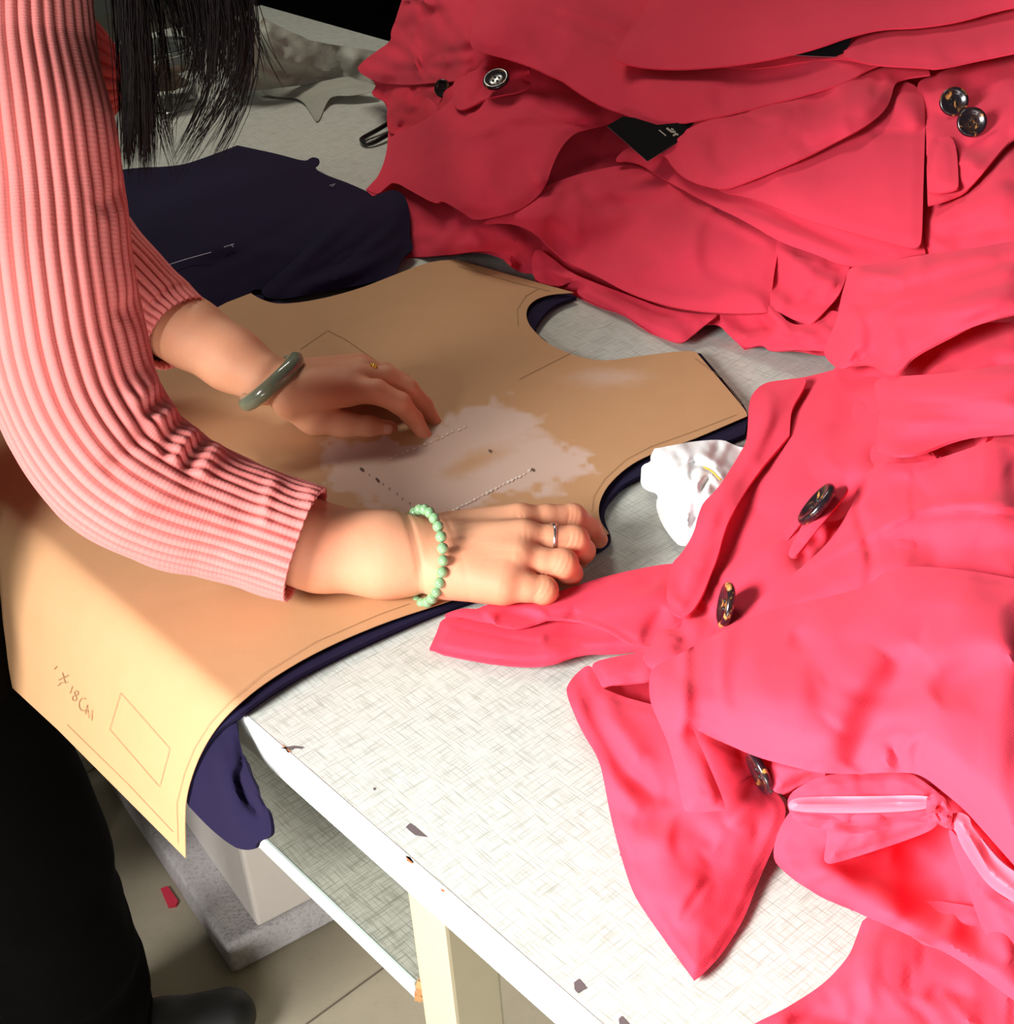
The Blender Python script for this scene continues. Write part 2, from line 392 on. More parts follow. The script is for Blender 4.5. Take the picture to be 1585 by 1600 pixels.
# plastered pier with its base, standing on the floor
a = P(365, 1525, ZF); b = P(525, 1440, ZF); c_ = P(215, 1290, ZF)
dx = nrm(b - a); dy = nrm(np.array([-dx[1], dx[0], 0]))
if dy @ (c_ - a) < 0: dy = -dy
def pbox(bm, x0, x1, y0, y1, z0, z1):
    vs = [bm.verts.new(a + dx * x + dy * y + UP * z) for z in (z0, z1) for y in (y0, y1) for x in (x0, x1)]
    for f in ((0, 1, 3, 2), (4, 6, 7, 5), (0, 4, 5, 1), (2, 3, 7, 6), (0, 2, 6, 4), (1, 5, 7, 3)): bm.faces.new([vs[i] for i in f])
    bmesh.ops.recalc_face_normals(bm, faces=bm.faces)
bm = bmesh.new(); pbox(bm, 0, 1.0, 0, 1.2, 0, .055); bevel(bm, .009, 3)
tag(bm_obj('trim_2', bm, MCONC, smooth=True), kind='structure')
q_ = P(391, 1433, ZF + .055); lx = (q_ - a) @ dx
bm = bmesh.new(); pbox(bm, lx, .95, .004, 1.15, .0545, .40); bevel(bm, .006, 2)
tag(bm_obj('trim_3', bm, MPLAST), kind='structure')
# ================================================================ cutting table
root = empty('cutting_table', W(0, .6, ZF), 'large cutting table topped with grey woven-pattern laminate and white edge band', 'table')
def tobj(name, boxes, mat, bev=0, parent=root, seg=2):
    """boxes in table coordinates, object frame aligned to the table so that patterns run along its edges"""
    bm = bmesh.new()
    for (t0, t1, n0, n1, z0, z1) in boxes:
        vs = [bm.verts.new((t, n, z)) for z in (z0, z1) for n in (n0, n1) for t in (t0, t1)]
        for f in ((0, 1, 3, 2), (4, 6, 7, 5), (0, 4, 5, 1), (2, 3, 7, 6), (0, 2, 6, 4), (1, 5, 7, 3)): bm.faces.new([vs[i] for i in f])
    bmesh.ops.recalc_face_normals(bm, faces=bm.faces)
    if bev: bevel(bm, bev, seg)
    ob = bm_obj(name, bm, mat)
    ob.matrix_world = Matrix.Translation(Vector(W(0, 0, 0))) @ Matrix.Rotation(math.atan2(TA[1], TA[0]), 4, 'Z')
    if parent is not None:
        ob.parent = parent; ob.matrix_parent_inverse = Matrix.Translation(-Vector(parent.location))
    return ob
T0, T1, N1 = -1.75, 1.15, 1.16
tobj('table_top', [(T0, T1, .0022, N1, -.032, 0)], MLAM)
tobj('edge_band', [(T0, T1, -.001, .0022, -.034, .0004)], MEDGE, .0006, seg=1)
for t in (.151, -.9, -1.68, 1.06):
    for n in (.03, 1.05):
        tobj('leg', [(t, t + .043, n, n + .045, ZF, -.0325)], MLEG, .003)
tobj('shelf', [(-1.60, .146, .033, 1.06, -.2215, -.203)], MLAM2)
tobj('shelf_edge_band', [(-1.60, .143, .030, .033, -.222, -.2025)], MEDGE2, .0005, seg=1)
for b_ in (-1.62, .115): tobj('shelf_bracket', [(b_, b_ + .03, .1, 1.0, -.245, -.2215)], MLEG)
# chipped end of the shelf
v_, f_ = [], []
bm = bmesh.new()
for k in range(26):
    bmesh.ops.create_cube(bm, size=.004 + .004 * rng.rand(), matrix=Matrix.Translation((.145 + .003 * rng.rand(), .031 + .012 * rng.rand(), -.2205 + .016 * rng.rand())) @ Matrix.Rotation(rng.rand() * 3, 4, (rng.rand(), rng.rand(), 1)))
ob = bm_obj('chipped_core', bm, MCHIP); ob.matrix_world = Matrix.Translation(Vector(W(0, 0, 0))) @ Matrix.Rotation(math.atan2(TA[1], TA[0]), 4, 'Z'); ob.parent = root; ob.matrix_parent_inverse = Matrix.Translation(-Vector(root.location))
# second shelf board right of the leg
tobj('shelf', [(.205, 1.04, .033, 1.06, -.345, -.327)], MLAM2)
# chips worn out of the laminate
MST = simple('worn_mark', (.13, .10, .10, 1), .9); MST2 = simple('orange_paint_mark', (.62, .20, .08, 1), .8)
def mark(pts, mat, z=.0003):
    uv = np.array(pts, float); V = [P(u, v, z) for u, v in uv]; return V
def marks(name, polys, mat):
    if len(polys) > 1: return [marks(name, [p_], mat) for p_ in polys]
    V, F = [], []
    for pl in polys:
        k = len(V); V += [P(u, v, .0004) for u, v in pl]; F.append(tuple(range(k, k + len(pl))))
    ob = new_mesh(name, V, orient(np.array(V), F), mat, root, smooth=False)
    return ob
marks('worn_patch', [[(634, 1292), (641, 1286), (648, 1291), (657, 1299), (668, 1308), (655, 1306), (649, 1305), (640, 1298)],
      [(897, 1535), (905, 1529), (911, 1536), (917, 1544), (910, 1547), (903, 1552), (898, 1546)],
      [(967, 1592), (972, 1587), (978, 1594), (984, 1600), (975, 1603), (968, 1600)],
      [(437, 1169), (446, 1167), (460, 1165), (475, 1167), (471, 1170), (460, 1169), (455, 1172), (447, 1170)],
      [(583, 1231), (586, 1230), (587, 1234), (584, 1235)]], MST)
marks('paint_speck', [[(634, 1337), (641, 1339), (647, 1347), (644, 1350), (636, 1345)], [(688, 1388), (694, 1390), (696, 1394), (690, 1393)], [(440, 1163), (447, 1167), (455, 1175), (450, 1176)]], MST2)
# scrap of red cloth on the floor
def flatpoly(name, uvs, z, th, mat, parent=None):
    top = [P(u, v, z + th) for u, v in uvs]; bot = [np.array([q[0], q[1], q[2] - th]) for q in top]; n = len(uvs)
    V = top + bot; F = [tuple(range(n)), tuple(range(2 * n - 1, n - 1, -1))] + [(i, i + n, (i + 1) % n + n, (i + 1) % n) for i in range(n)]
    bm = bmesh.new(); vs = [bm.verts.new(v) for v in V]
    for f in F: bm.faces.new([vs[i] for i in f])
    bmesh.ops.recalc_face_normals(bm, faces=bm.faces); return bm_obj(name, bm, mat, parent)
tag(flatpoly('cloth_scrap', [(251, 1388), (262, 1384), (278, 1407), (275, 1414), (263, 1416)], ZF, .004, MR), 'small red cloth scrap lying on the floor beside the plastered pier', 'scrap')
# black cable hanging near the leg
cp = [W(.30, .20, -.10), W(.285, .19, -.16), W(.28, .17, -.24), W(.29, .15, -.30), W(.33, .14, -.318), W(.42, .2, -.318)]
tag(tube('power_cable', cat_rom(cp, 40), .0045, MPLBK, seg=8), 'black cable looping down behind the table leg onto the lower shelf', 'cable')
# ================================================================ draping over the table's front edge
def prof(n, off=0.0, n0=.0, k=34.):
    m = np.minimum(n - n0, 0); return off - k * m * m
def drape(off, n0=.002, k=32., extra=None):
    def zf(uv):
        uv = np.asarray(uv, float).reshape(-1, 2); d = rays(uv); d = d / -d[:, 2:3]       # unit drop
        res = np.full(len(uv), off); hs = np.linspace(-.06, .5, 240); prev = None
        done = np.zeros(len(uv), bool); fprev = None
        for h in hs:
            # point at height z=-h  (distance below table top)
            t = CAM[2] - (ZT - h); X = CAM + d * t; n = (X - A0) @ TB; g = prof(n, off, n0, k)
            if extra is not None: g = g + extra(uv)
            fz = (-h) - g
            if fprev is not None:
                m = (~done) & (fprev > 0) & (fz <= 0)
                w = fprev[m] / (fprev[m] - fz[m] + 1e-12); res[m] = -(hp + w * (h - hp)); done |= m
            fprev = fz; hp = h
        return res
    return zf
ZPAPER = .0125
paper_z = drape(ZPAPER)
POUT = [(90, 1140, 'c'), (290, 1341, 'c'), (289, 1290), (290, 1250), (300, 1211), (316, 1172), (340, 1134), (370, 1102), (420, 1062), (500, 1015), (600, 972), (700, 940), (770, 915), (840, 885), (900, 862), (952, 833, 'c'), (940, 818), (935, 800), (938, 780), (952, 755), (983, 727), (1020, 708), (1080, 688), (1168, 650, 'c'), (1166, 641), (1089, 551, 'c'), (1076, 547), (1000, 556), (945, 565), (905, 558), (862, 541), (838, 521), (824, 503), (822, 484), (834, 469), (858, 460), (897, 457, 'c'), (800, 430), (712, 405, 'c'), (670, 409), (615, 430), (560, 452), (490, 470), (435, 476), (408, 468), (392, 458, 'c'), (330, 482), (200, 545), (0, 650), (-160, 760), (-170, 900, 'c')]
def paper_mat():
    n = NT('kraft_paper'); v = n.coord(); f = n.noise(v, 30, 5, .6); g = n.noise(v, 500, 3, .7)
    c = n.mix(f, (.52, .285, .140, 1), (.58, .33, .172, 1)); c = n.mix(n.math('MULTIPLY', g, .3), c, (.42, .22, .085, 1))
    at = n.add('ShaderNodeAttribute'); at.attribute_name = 'chalk'
    m = n.noise(v, 55, 6, .65); m2 = n.noise(v, 8, 3, .5)
    mask = n.math('MULTIPLY', at.outputs['Fac'], n.math('ADD', n.math('MULTIPLY', m, .8), n.math('MULTIPLY', m2, .75)), True)
    edge = n.ramp(mask, [(.18, BLK), (.62, WHT)])
    c = n.mix(n.math('MULTIPLY', edge, .72), c, (.66, .50, .44, 1)); n.color(c); n.set(Roughness=.62, Specular_IOR_Level=.25); n.bump(g, .08, .0005); return n.m
MPAPER = paper_mat()
paper = cloth('paper_pattern', POUT, paper_z, MPAPER, noise=.0006, nscale=170, thick=.0006, edge_drop=0, hem=False, puff=0, zmin=-.6, step=6.5, seed=3)
tag(paper, 'brown kraft paper garment pattern draped over the table edge, chalk smear in its middle', 'paper pattern')
CHK = [(515, 685), (512, 770), (560, 790), (640, 806), (700, 815), (800, 780), (880, 758), (925, 735), (900, 705), (880, 685), (850, 650), (800, 622), (755, 640), (700, 650), (680, 690), (610, 690), (560, 685)]
me = paper.data; co_ = np.array([v.co[:] for v in me.vertices]); uvp = np.stack(PR(co_), 1)
dd, _, _ = poly_dist(uvp, CHK, True); ins = inside(uvp, CHK); sd = np.where(ins, dd, -dd)
_n = VNoise(5); ch = sstep(sd + 16 * _n(uvp[:, 0] / 14, uvp[:, 1] / 9) + 12 * _n(uvp[:, 0] / 40, uvp[:, 1] / 25), -18, 22)
worn = np.exp(-(((uvp[:, 0] - 740) / 62) ** 2 + ((uvp[:, 1] - 722 + .35 * (uvp[:, 0] - 740)) / 20) ** 2)) * .75
ch2 = .22 * np.exp(-(((uvp[:, 0] - 900) / 260) ** 2 + ((uvp[:, 1] - 600) / 90) ** 2)) + .35 * np.exp(-(((uvp[:, 0] - 960) / 60) ** 2 + ((uvp[:, 1] - 590) / 12) ** 2))
ch = np.clip(np.maximum(ch * (1 - worn), ch2), 0, 1)
at = me.attributes.new('chalk', 'FLOAT', 'POINT'); at.data.foreach_set('value', ch.astype(np.float32))
def ink(name, lines, wpx, mat, parent, zf, off=.0005, closed=False):
    if len(lines) > 1 and name != 'handwriting': return [ink(name, [l_], wpx, mat, parent, zf, off) for l_ in lines]
    V, F = [], []
    for pl in lines:
        pl = np.array(pl, float); q = []
        for a, b in zip(pl[:-1], pl[1:]):
            k = max(1, int(np.hypot(*(b - a)) / 9)); q += [a + (b - a) * i / k for i in range(k)]
        q.append(pl[-1]); q = np.array(q); tg = np.gradient(q, axis=0); tg /= np.linalg.norm(tg, axis=1)[:, None] + 1e-9; nn = np.stack([-tg[:, 1], tg[:, 0]], 1)
        L = q - nn * wpx / 2; R = q + nn * wpx / 2; k0 = len(V); UVs = np.vstack([L, R]); z = zf(UVs); d = rays(UVs); t = (ZT + z - CAM[2]) / d[:, 2]; t -= (off + .0012) / np.linalg.norm(d, axis=1)
        V += list(CAM + d * t[:, None]); m = len(q)
        F += [(k0 + i, k0 + i + 1, k0 + m + i + 1, k0 + m + i) for i in range(m - 1)]
    return new_mesh(name, V, orient(np.array(V), F), mat, parent, smooth=False)
seam = [(352, 1148), (385, 1112), (432, 1072), (508, 1028), (605, 986), (690, 954)]
ink('drawn_line', [[(188, 1083), (265, 1170), (249, 1230), (171, 1140), (188, 1083)],
    [(278, 1318), (276, 1255), (288, 1208), (303, 1170), (328, 1130), (360, 1095), (412, 1052), (492, 1003), (592, 960), (640, 943)],
    [(104, 1132), (200, 1226), (270, 1300)],
    [(470, 545), (512, 516), (540, 530), (600, 572)], [(860, 455), (800, 440), (716, 416)], [(1160, 632), (1128, 590), (1086, 560)],
    [(925, 800), (928, 775), (945, 748), (978, 718), (1016, 698), (1078, 676), (1150, 648)], [(810, 510), (808, 484), (822, 462), (840, 452)], [(812, 592), (905, 545)]],
    .6, MPENC, paper, paper_z)
circ = lambda cx, cy, rx, ry, a0=0, a1=360, k=12: [(cx + rx * math.cos(math.radians(a)), cy + ry * math.sin(math.radians(a))) for a in np.linspace(a0, a1, k)]
ink('handwriting', [[(97, 1051), (102, 1068)], [(91, 1063), (107, 1055)], [(90, 1072), (95, 1067), (106, 1066)], [(113, 1072), (109, 1084)], circ(119, 1083, 3, 3.4), circ(116, 1091, 3.4, 4), circ(130, 1101, 7, 10, 300, 60), [(133, 1116), (136, 1101), (138, 1122), (144, 1109), (143, 1126)], [(84, 1046), (89, 1041)], [(112.5, 1091), (113.5, 1092)]], 1.0, MPENC, paper, paper_z)
def dots(name, a, b, k, sz, mat):
    V, F = [], []; a = np.array(a, float); b = np.array(b, float); e = (b - a) / np.hypot(*(b - a)); nn = np.array([-e[1], e[0]])
    for i in range(k):
        c = a + (b - a) * i / (k - 1) + rng.randn(2) * .6; s = sz * (.7 + .6 * rng.rand())
        q = [c + e * s, c + nn * s * .7, c - e * s, c - nn * s * .7]; z = paper_z(np.array(q)); k0 = len(V)
        d = rays(q); t = (ZT + z - CAM[2]) / d[:, 2] - .0017 / np.linalg.norm(d, axis=1); V += list(CAM + d * t[:, None]); F.append((k0, k0 + 1, k0 + 2, k0 + 3))
    return new_mesh(name, V, orient(np.array(V), F), mat, paper, smooth=False)
o = dots('punched_holes', (612, 716), (726, 667), 14, 2.6, MPERF)
o = dots('punched_holes', (690, 806), (826, 737), 22, 2.9, MPERF)
dots('punched_holes', (567, 733), (651, 794), 9, 1.3, MPERFD)
ink('punched_marks', [[(563, 731), (569, 735)], [(588, 747), (593, 752)], [(648, 792), (652, 797)], [(831, 732), (835, 736)], [(764, 703), (768, 706)]], 3, MPERFD, paper, paper_z)
# ================================================================ navy cloth under the pattern
def navy_layer(name, out, off, seed, label, th=.0022, group=None):
    o = cloth(name, out, drape(off), MNAVY, noise=.0009, nscale=60, thick=th, edge_drop=0, hem=False, puff=0, zmin=-.6, step=9, seed=seed)
    return tag(o, label, 'fabric', group)
rim = [(296, 1200), (335, 1145), (369, 1121), (400, 1096), (440, 1070), (480, 1047), (560, 1008), (640, 972), (705, 946), (790, 920), (850, 900), (915, 866), (945, 852), (956, 838), (948, 822), (943, 806), (945, 788), (958, 772), (972, 757), (1010, 738), (1060, 716), (1110, 700), (1164, 678, 'c'), (1172, 640), (1094, 552, 'c'), (1076, 551), (1000, 560), (945, 568), (905, 562), (868, 548), (850, 530), (834, 518), (838, 508), (852, 488), (872, 473), (900, 464, 'c'), (890, 458), (800, 434), (712, 409, 'c'), (670, 413), (615, 434), (560, 455), (500, 468), (455, 474), (430, 470), (405, 460), (388, 456), (330, 486), (200, 549), (0, 654), (-150, 764), (-150, 860), (0, 930)]
rim2 = [(u + (1 if u > 600 else 0), v + (3 if v > 600 else 0)) + tuple(r) for (u, v, *r) in rim]
navy_layer('navy_cut_layer', rim2, .0035, 11, 'lower layer of navy cut cloth, lying directly on the table under the pattern', .003)
navy_layer('navy_cut_layer', rim, .0080, 12, 'top layer of navy cloth cut to shape, directly beneath the kraft paper pattern', .0032)
hang = [(300, 1190), (330, 1150), (352, 1128), (367, 1115), (371, 1140), (376, 1166), (389, 1209), (410, 1249), (420, 1268), (426, 1302), (417, 1311), (402, 1315), (399, 1328), (374, 1328), (353, 1315), (331, 1297), (309, 1275), (286, 1250)]
fr = cloth('navy_cloth_corner', hang, drape(.0015, .001, 31), MNAVY, noise=.004, nscale=60, naniso=(60, 2.5), thick=.003, edge_drop=0, hem=False, puff=0, zmin=-.6, step=5, seed=21,
           folds=[([(372, 1140), (380, 1190), (374, 1215), (388, 1250), (408, 1275), (410, 1300)], -.010, 7), ([(345, 1150), (350, 1200), (365, 1260), (385, 1310)], .008, 14), ([(395, 1235), (408, 1262), (414, 1300)], .007, 6)])
tag(fr, 'navy cloth corner hanging off the table edge below the paper pattern', 'fabric')
# ================================================================ navy pile at the back left
ZN = TPS([(60, 300, .05), (200, 420, .045), (280, 262, .035), (370, 228, .03), (500, 270, .02), (590, 310, .03), (640, 340, .03), (640, 390, .012), (480, 455, .010), (560, 380, .035), (420, 330, .05), (300, 350, .055), (400, 445, .014), (200, 520, .02), (520, 350, .045)], .01)
nv1 = [(100, 280), (200, 262), (278, 260), (318, 247), (371, 227, 'c'), (437, 241), (478, 253), (486, 245), (499, 247), (500, 255), (490, 262), (508, 273), (548, 287), (590, 307), (600, 360), (540, 430), (470, 462), (400, 450), (392, 457), (330, 486), (240, 535), (120, 500), (60, 380)]
navy_st = cloth('folded_navy_cloth', nv1, ZN, MNAVY, layer=.0, noise=.007, nscale=90, seed=31, step=8, zmin=.0045,
    folds=[([(240, 330), (300, 300), (420, 280), (520, 300)], .008, 18), ([(300, 420), (360, 400), (460, 350), (520, 300)], -.006, 12), ([(230, 420), (360, 385), (480, 400)], .006, 14)])
tag(navy_st, 'dark navy cloth spread flat behind the paper pattern under the hanging hair', 'fabric')
nv2 = [(405, 452), (440, 425), (480, 385), (510, 345), (548, 310), (583, 307), (600, 300), (618, 295), (634, 307), (641, 331), (640, 372), (648, 389), (628, 403), (618, 430, 'c'), (574, 444), (486, 459), (442, 468), (415, 466)]
cloth_ = cloth('folded_navy_cloth', nv2, ZN, MNAVY, layer=.008, noise=.008, nscale=60, naniso=(-40, 2), seed=37, step=7, zmin=.0045,
    folds=[([(430, 445), (500, 380), (560, 330), (600, 310)], .012, 12), ([(450, 450), (540, 400), (600, 350)], -.006, 8), ([(470, 455), (560, 420), (630, 380)], .007, 9), ([(560, 400), (610, 360), (635, 320)], .006, 8)])
tag(cloth_, 'crumpled navy cloth fold touching the red coat heap, lying on the flat navy cloth', 'fabric')
# thread specks on the navy cloth
def spec(name, pts, mat, zf, par, w=1.2, off=.010): return ink(name, pts, w, mat, par, zf, off=off)
spec('thread_speck', [[(515, 290), (524, 287), (519, 292)], [(350, 386), (366, 381)], [(262, 414), (290, 405), (330, 394)], [(362, 383), (365, 386)]], simple('white_thread', (.35, .3, .4, 1)), ZN, navy_st, 1.0, .014)
# ================================================================ signed-distance modelling of the body
import openvdb
def seg_sdf(X, a, b, r1, r2):
    a = np.asarray(a, np.float32); b = np.asarray(b, np.float32); ba = b - a; L = float(ba @ ba) + 1e-12
    h = np.clip(((X[0] - a[0]) * ba[0] + (X[1] - a[1]) * ba[1] + (X[2] - a[2]) * ba[2]) / L, 0, 1)
    return np.sqrt((X[0] - a[0] - h * ba[0]) ** 2 + (X[1] - a[1] - h * ba[1]) ** 2 + (X[2] - a[2] - h * ba[2]) ** 2) - (r1 + (r2 - r1) * h)
def smin(a, b, k):
    h = np.clip(.5 + .5 * (b - a) / k, 0, 1); return b + (a - b) * h - k * h * (1 - h)
def ell_sdf(X, c, axes, rad):
    q = [((X[0] - c[0]) * e[0] + (X[1] - c[1]) * e[1] + (X[2] - c[2]) * e[2]) for e in axes]
    k0 = np.sqrt(sum((qi / r) ** 2 for qi, r in zip(q, rad))); k1 = np.sqrt(sum((qi / r ** 2) ** 2 for qi, r in zip(q, rad))) + 1e-9
    return k0 * (k0 - 1) / k1
def chain(X, pts, k=.004):
    d = None
    for (a, ra), (b, rb) in zip(pts[:-1], pts[1:]):
        s = seg_sdf(X, a, b, ra, rb); d = s if d is None else smin(d, s, k)
    return d
def sdf_mesh(fn, lo, hi, h):
    lo = np.array(lo); hi = np.array(hi); n = np.ceil((hi - lo) / h).astype(int) + 1
    X = np.meshgrid(*[np.arange(n[i], dtype=np.float32) * h + lo[i] for i in range(3)], indexing='ij')
    arr = fn(X).astype(np.float32); arr[[0, -1]] = np.maximum(arr[[0, -1]], h); arr[:, [0, -1]] = np.maximum(arr[:, [0, -1]], h); arr[:, :, [0, -1]] = np.maximum(arr[:, :, [0, -1]], h)
    arr = np.clip(arr, -4 * h, 4 * h) / h
    g = openvdb.FloatGrid(4.0); g.copyFromArray(arr); pts, tri, quad = g.convertToPolygons(0.0, 0.0)
    return np.asarray(pts) * h + lo, [tuple(q) for q in tri] + [tuple(q) for q in quad]
def bounds(pts, m): q = np.array(pts); return q.min(0) - m, q.max(0) + m
pp = lambda u, v, z, r: (P(u, v, z), r)
def mv(a, b, k): return a + (b - a) * k
# ---------------- right hand (near one, flat on the pattern edge)
R_el = pp(200, 735, .115, .040)
R_fore = [R_el, pp(400, 822, .070, .036), pp(500, 856, .052, .0312), pp(600, 867, .044, .0305), pp(655, 869, .040, .0300)]
RW = {'i': (698, 833, .041), 'm': (702, 852, .045), 'r': (702, 876, .042), 'p': (700, 899, .034)}
RM = {'i': (812, 815, .046), 'm': (818, 841, .050), 'r': (808, 873, .046), 'p': (786, 911, .036)}
R_fing = {'i': [(812, 815, .046, .0125), (854, 810, .0440, .0113), (895, 809, .040, .0110), (922, 826, .026, .0092), (936, 843, .014, .0075)],
          'm': [(818, 841, .050, .0125), (860, 843, .0470, .0114), (897, 845, .044, .0118), (911, 861, .026, .0100), (906, 874, .013, .0082)],
          'r': [(806, 874, .043, .0122), (845, 878, .0415, .0112), (880, 881, .040, .0115), (891, 896, .024, .0098), (884, 905, .012, .0080)],
          'p': [(784, 910, .035, .0125), (822, 917, .0330, .0115), (850, 922, .030, .0105), (857, 935, .017, .0088), (850, 941, .010, .0075)]}
R_thumb = [(705, 850, .030, .016), (765, 836, .024, .013), (830, 838, .018, .0105), (880, 850, .013, .0085)]
def hand_sdf(fore, Wr, Mc, F, thumb, extra=None, tendon=True):
    def fn(X):
        d = chain(X, fore, .02)
        wr = fore[-1]
        for k in Wr:
            a = P(*Wr[k]); b = P(*Mc[k]); rr = .0175 if k in 'im' else .0160
            d = smin(d, seg_sdf(X, a, b, rr, .0150), .014)
        d = smin(d, seg_sdf(X, P(*Wr['p']), P(*Mc['p']) , .016, .0140), .012)
        if extra: d = extra(X, d)
        f = None
        for k in F:
            c = chain(X, [pp(*q) for q in F[k]], .003)
            # slight swelling of the middle joint
            j = F[k][2]; c = smin(c, np.sqrt(sum((X[i] - pp(*j)[0][i]) ** 2 for i in range(3))) - j[3] * 1.0, .003)
            f = c if f is None else smin(f, c, .0012)
        d = smin(d, f, .0055)
        th = chain(X, [pp(*q) for q in thumb], .006)
        d = smin(d, th, .009)
        if tendon:
            for k in Wr:
                a = P(*Wr[k]); b = P(*Mc[k]); toc = nrm(CAM - b); w = .0140
                d = smin(d, seg_sdf(X, mv(a, b, .35) + toc * .0135, mv(a, b, .97) + toc * .0112, .0016, .0034), .0045)
        # creases across the knuckles and behind the wrist
        for k in F:
            for i, ofs in ((2, (-.0032, 0, .0032)), (0, (-.002, .002))):
                if i == 0 and not tendon: continue
                c0 = P(*F[k][i][:3]); ax = nrm(P(*F[k][i + 1][:3]) - P(*F[k][max(i - 1, 0)][:3])); c1 = c0 + nrm(CAM - c0) * F[k][i][3]
                for o_ in ofs:
                    s_ = (X[0] - c1[0]) * ax[0] + (X[1] - c1[1]) * ax[1] + (X[2] - c1[2]) * ax[2] - o_
                    r_ = (X[0] - c1[0]) ** 2 + (X[1] - c1[1]) ** 2 + (X[2] - c1[2]) ** 2
                    d = d + (.00075 if i else .0004) * np.exp(-(s_ / .0011) ** 2) * np.exp(-r_ / .0075 ** 2)
        if tendon:
            for uu, am in ((652, .0008), (645, .0005), (716, .0002)):
                c1 = P(uu, 868, .05); s_ = (X[0] - c1[0]) + .25 * (X[1] - c1[1]); d = d + am * np.exp(-(s_ / .0022) ** 2)
        return d
    return fn
allR = [q[0] for q in R_fore] + [P(*q[:3]) for k in R_fing for q in R_fing[k]]
lo, hi = bounds(allR, .045); Rv, Rf = sdf_mesh(hand_sdf(R_fore, RW, RM, R_fing, R_thumb), lo, hi, .0011)
# ---------------- left hand (far one, fingers spread down onto the pattern)
L_el = pp(120, 400, .16, .040)
L_fore = [L_el, pp(250, 492, .10, .033), pp(300, 522, .088, .0305), pp(360, 560, .072, .0275), pp(415, 592, .060, .0250)]
LW = {'i': (455, 622, .055), 'm': (458, 608, .060), 'r': (460, 598, .058), 'p': (460, 592, .052)}
LM = {'i': (540, 610, .058), 'm': (562, 592, .060), 'r': (566, 582, .052), 'p': (562, 580, .040)}
L_fing = {'i': [(540, 610, .058, .0130), (588, 612, .058, .0115), (625, 630, .047, .0100), (647, 655, .026, .0085), (664, 681, .011, .0068)],
          'm': [(562, 592, .060, .0130), (605, 590, .058, .0115), (636, 607, .047, .0100), (662, 633, .026, .0086), (679, 660, .011, .0068)],
          'r': [(566, 582, .052, .0125), (600, 584, .048, .0110), (628, 600, .036, .0100), (640, 620, .020, .0085), (648, 638, .010, .0068)],
          'p': [(562, 580, .040, .0110), (592, 596, .034, .0095), (612, 612, .024, .0088), (620, 622, .012, .0070)]}
L_thumb = [(455, 628, .045, .0170), (492, 651, .030, .0165), (540, 663, .020, .0120), (578, 668, .016, .0103), (608, 671, .0125, .0085)]
allL = [q[0] for q in L_fore] + [P(*q[:3]) for k in L_fing for q in L_fing[k]] + [P(*q[:3]) for q in L_thumb]
lo, hi = bounds(allL, .045); Lv, Lf = sdf_mesh(hand_sdf(L_fore, LW, LM, L_fing, L_thumb, tendon=False), lo, hi, .0015)
# ---------------- trunk, head, arms and legs
ARM_R = [(50, -40, .45), (60, 200, .355), (72, 400, .27), (110, 590, .19), (186, 724, .128)]
S_R = P(50, -40, .45); S_L = W(-.70, .16, .455)
E_R = R_el[0]; E_L = L_el[0]
NECK = W(-.53, .14, .50); HEAD = W(-.52, .27, .60)
fd = nrm(TB * .72 - UP * .70); hu = nrm(np.cross(np.cross(fd, UP), fd)); hr = TA.copy()
fd = nrm(TB * .75 - UP * .66); hu = nrm(TB * .66 + UP * .75)
def H(x, y, z): return HEAD + hr * x + fd * y + hu * z
def body(X):
    d = ell_sdf(X, W(-.50, -.15, .0), (TA, TB, UP), (.145, .095, .10))
    d = smin(d, ell_sdf(X, W(-.51, -.08, .20), (TA, nrm(TB - UP * .4), nrm(UP + TB * .4)), (.13, .095, .16)), .06)
    d = smin(d, ell_sdf(X, W(-.53, .06, .37), (TA, nrm(TB - UP * .7), nrm(UP + TB * .7)), (.155, .10, .15)), .06)
    d = smin(d, seg_sdf(X, S_R, S_L, .045, .045), .05)
    d = smin(d, seg_sdf(X, NECK, HEAD - fd * .03 - hu * .03, .050, .047), .03)
    d = smin(d, chain(X, [(P(*q), .036) for q in ARM_R], .01), .02); d = smin(d, seg_sdf(X, S_L, E_L, .042, .036), .02)
    for t0, t1 in ((-.39, -.425), (-.62, -.80)):
        d = smin(d, chain(X, [(W(t0, -.13, .0), .080), (W(t0, -.08, -.34), .055), (W(t1, -.07, -.68), .040), ], .03), .03)
        d = smin(d, chain(X, [(W(t1, -.08, -.715), .034), (W(t1 + .01, .0, -.745), .026), (W(t1 + .03, .05, -.75), .022)], .02), .02)
    return d
def head(X):
    ax = (hr, fd, hu)
    d = ell_sdf(X, H(0, -.012, .03), ax, (.074, .092, .088)); d = smin(d, ell_sdf(X, H(0, .022, -.045), ax, (.054, .062, .062)), .03)
    d = smin(d, seg_sdf(X, H(0, .086, .012), H(0, .102, -.022), .007, .0115), .010)                     # nose
    for s in (-1, 1):
        d = smin(d, ell_sdf(X, H(s * .077, -.005, -.005), ax, (.010, .018, .031)), .006)                 # ear
        e = np.sqrt(sum((X[i] - H(s * .031, .088, .012)[i]) ** 2 for i in range(3))) - .013; d = -smin(-d, e, .008)   # eye socket
    d = smin(d, ell_sdf(X, H(0, .080, -.052), ax, (.022, .010, .010)), .008)
    d = smin(d, seg_sdf(X, NECK, H(0, -.03, -.05), .050, .047), .025)
    return d
lo, hi = bounds([W(-.75, -.3, -.77), W(-.25, .2, .62), S_R, S_L, E_R, E_L, W(-.6, .15, -.75), HEAD], .1)
Bv, Bf = sdf_mesh(body, lo, hi, .009)
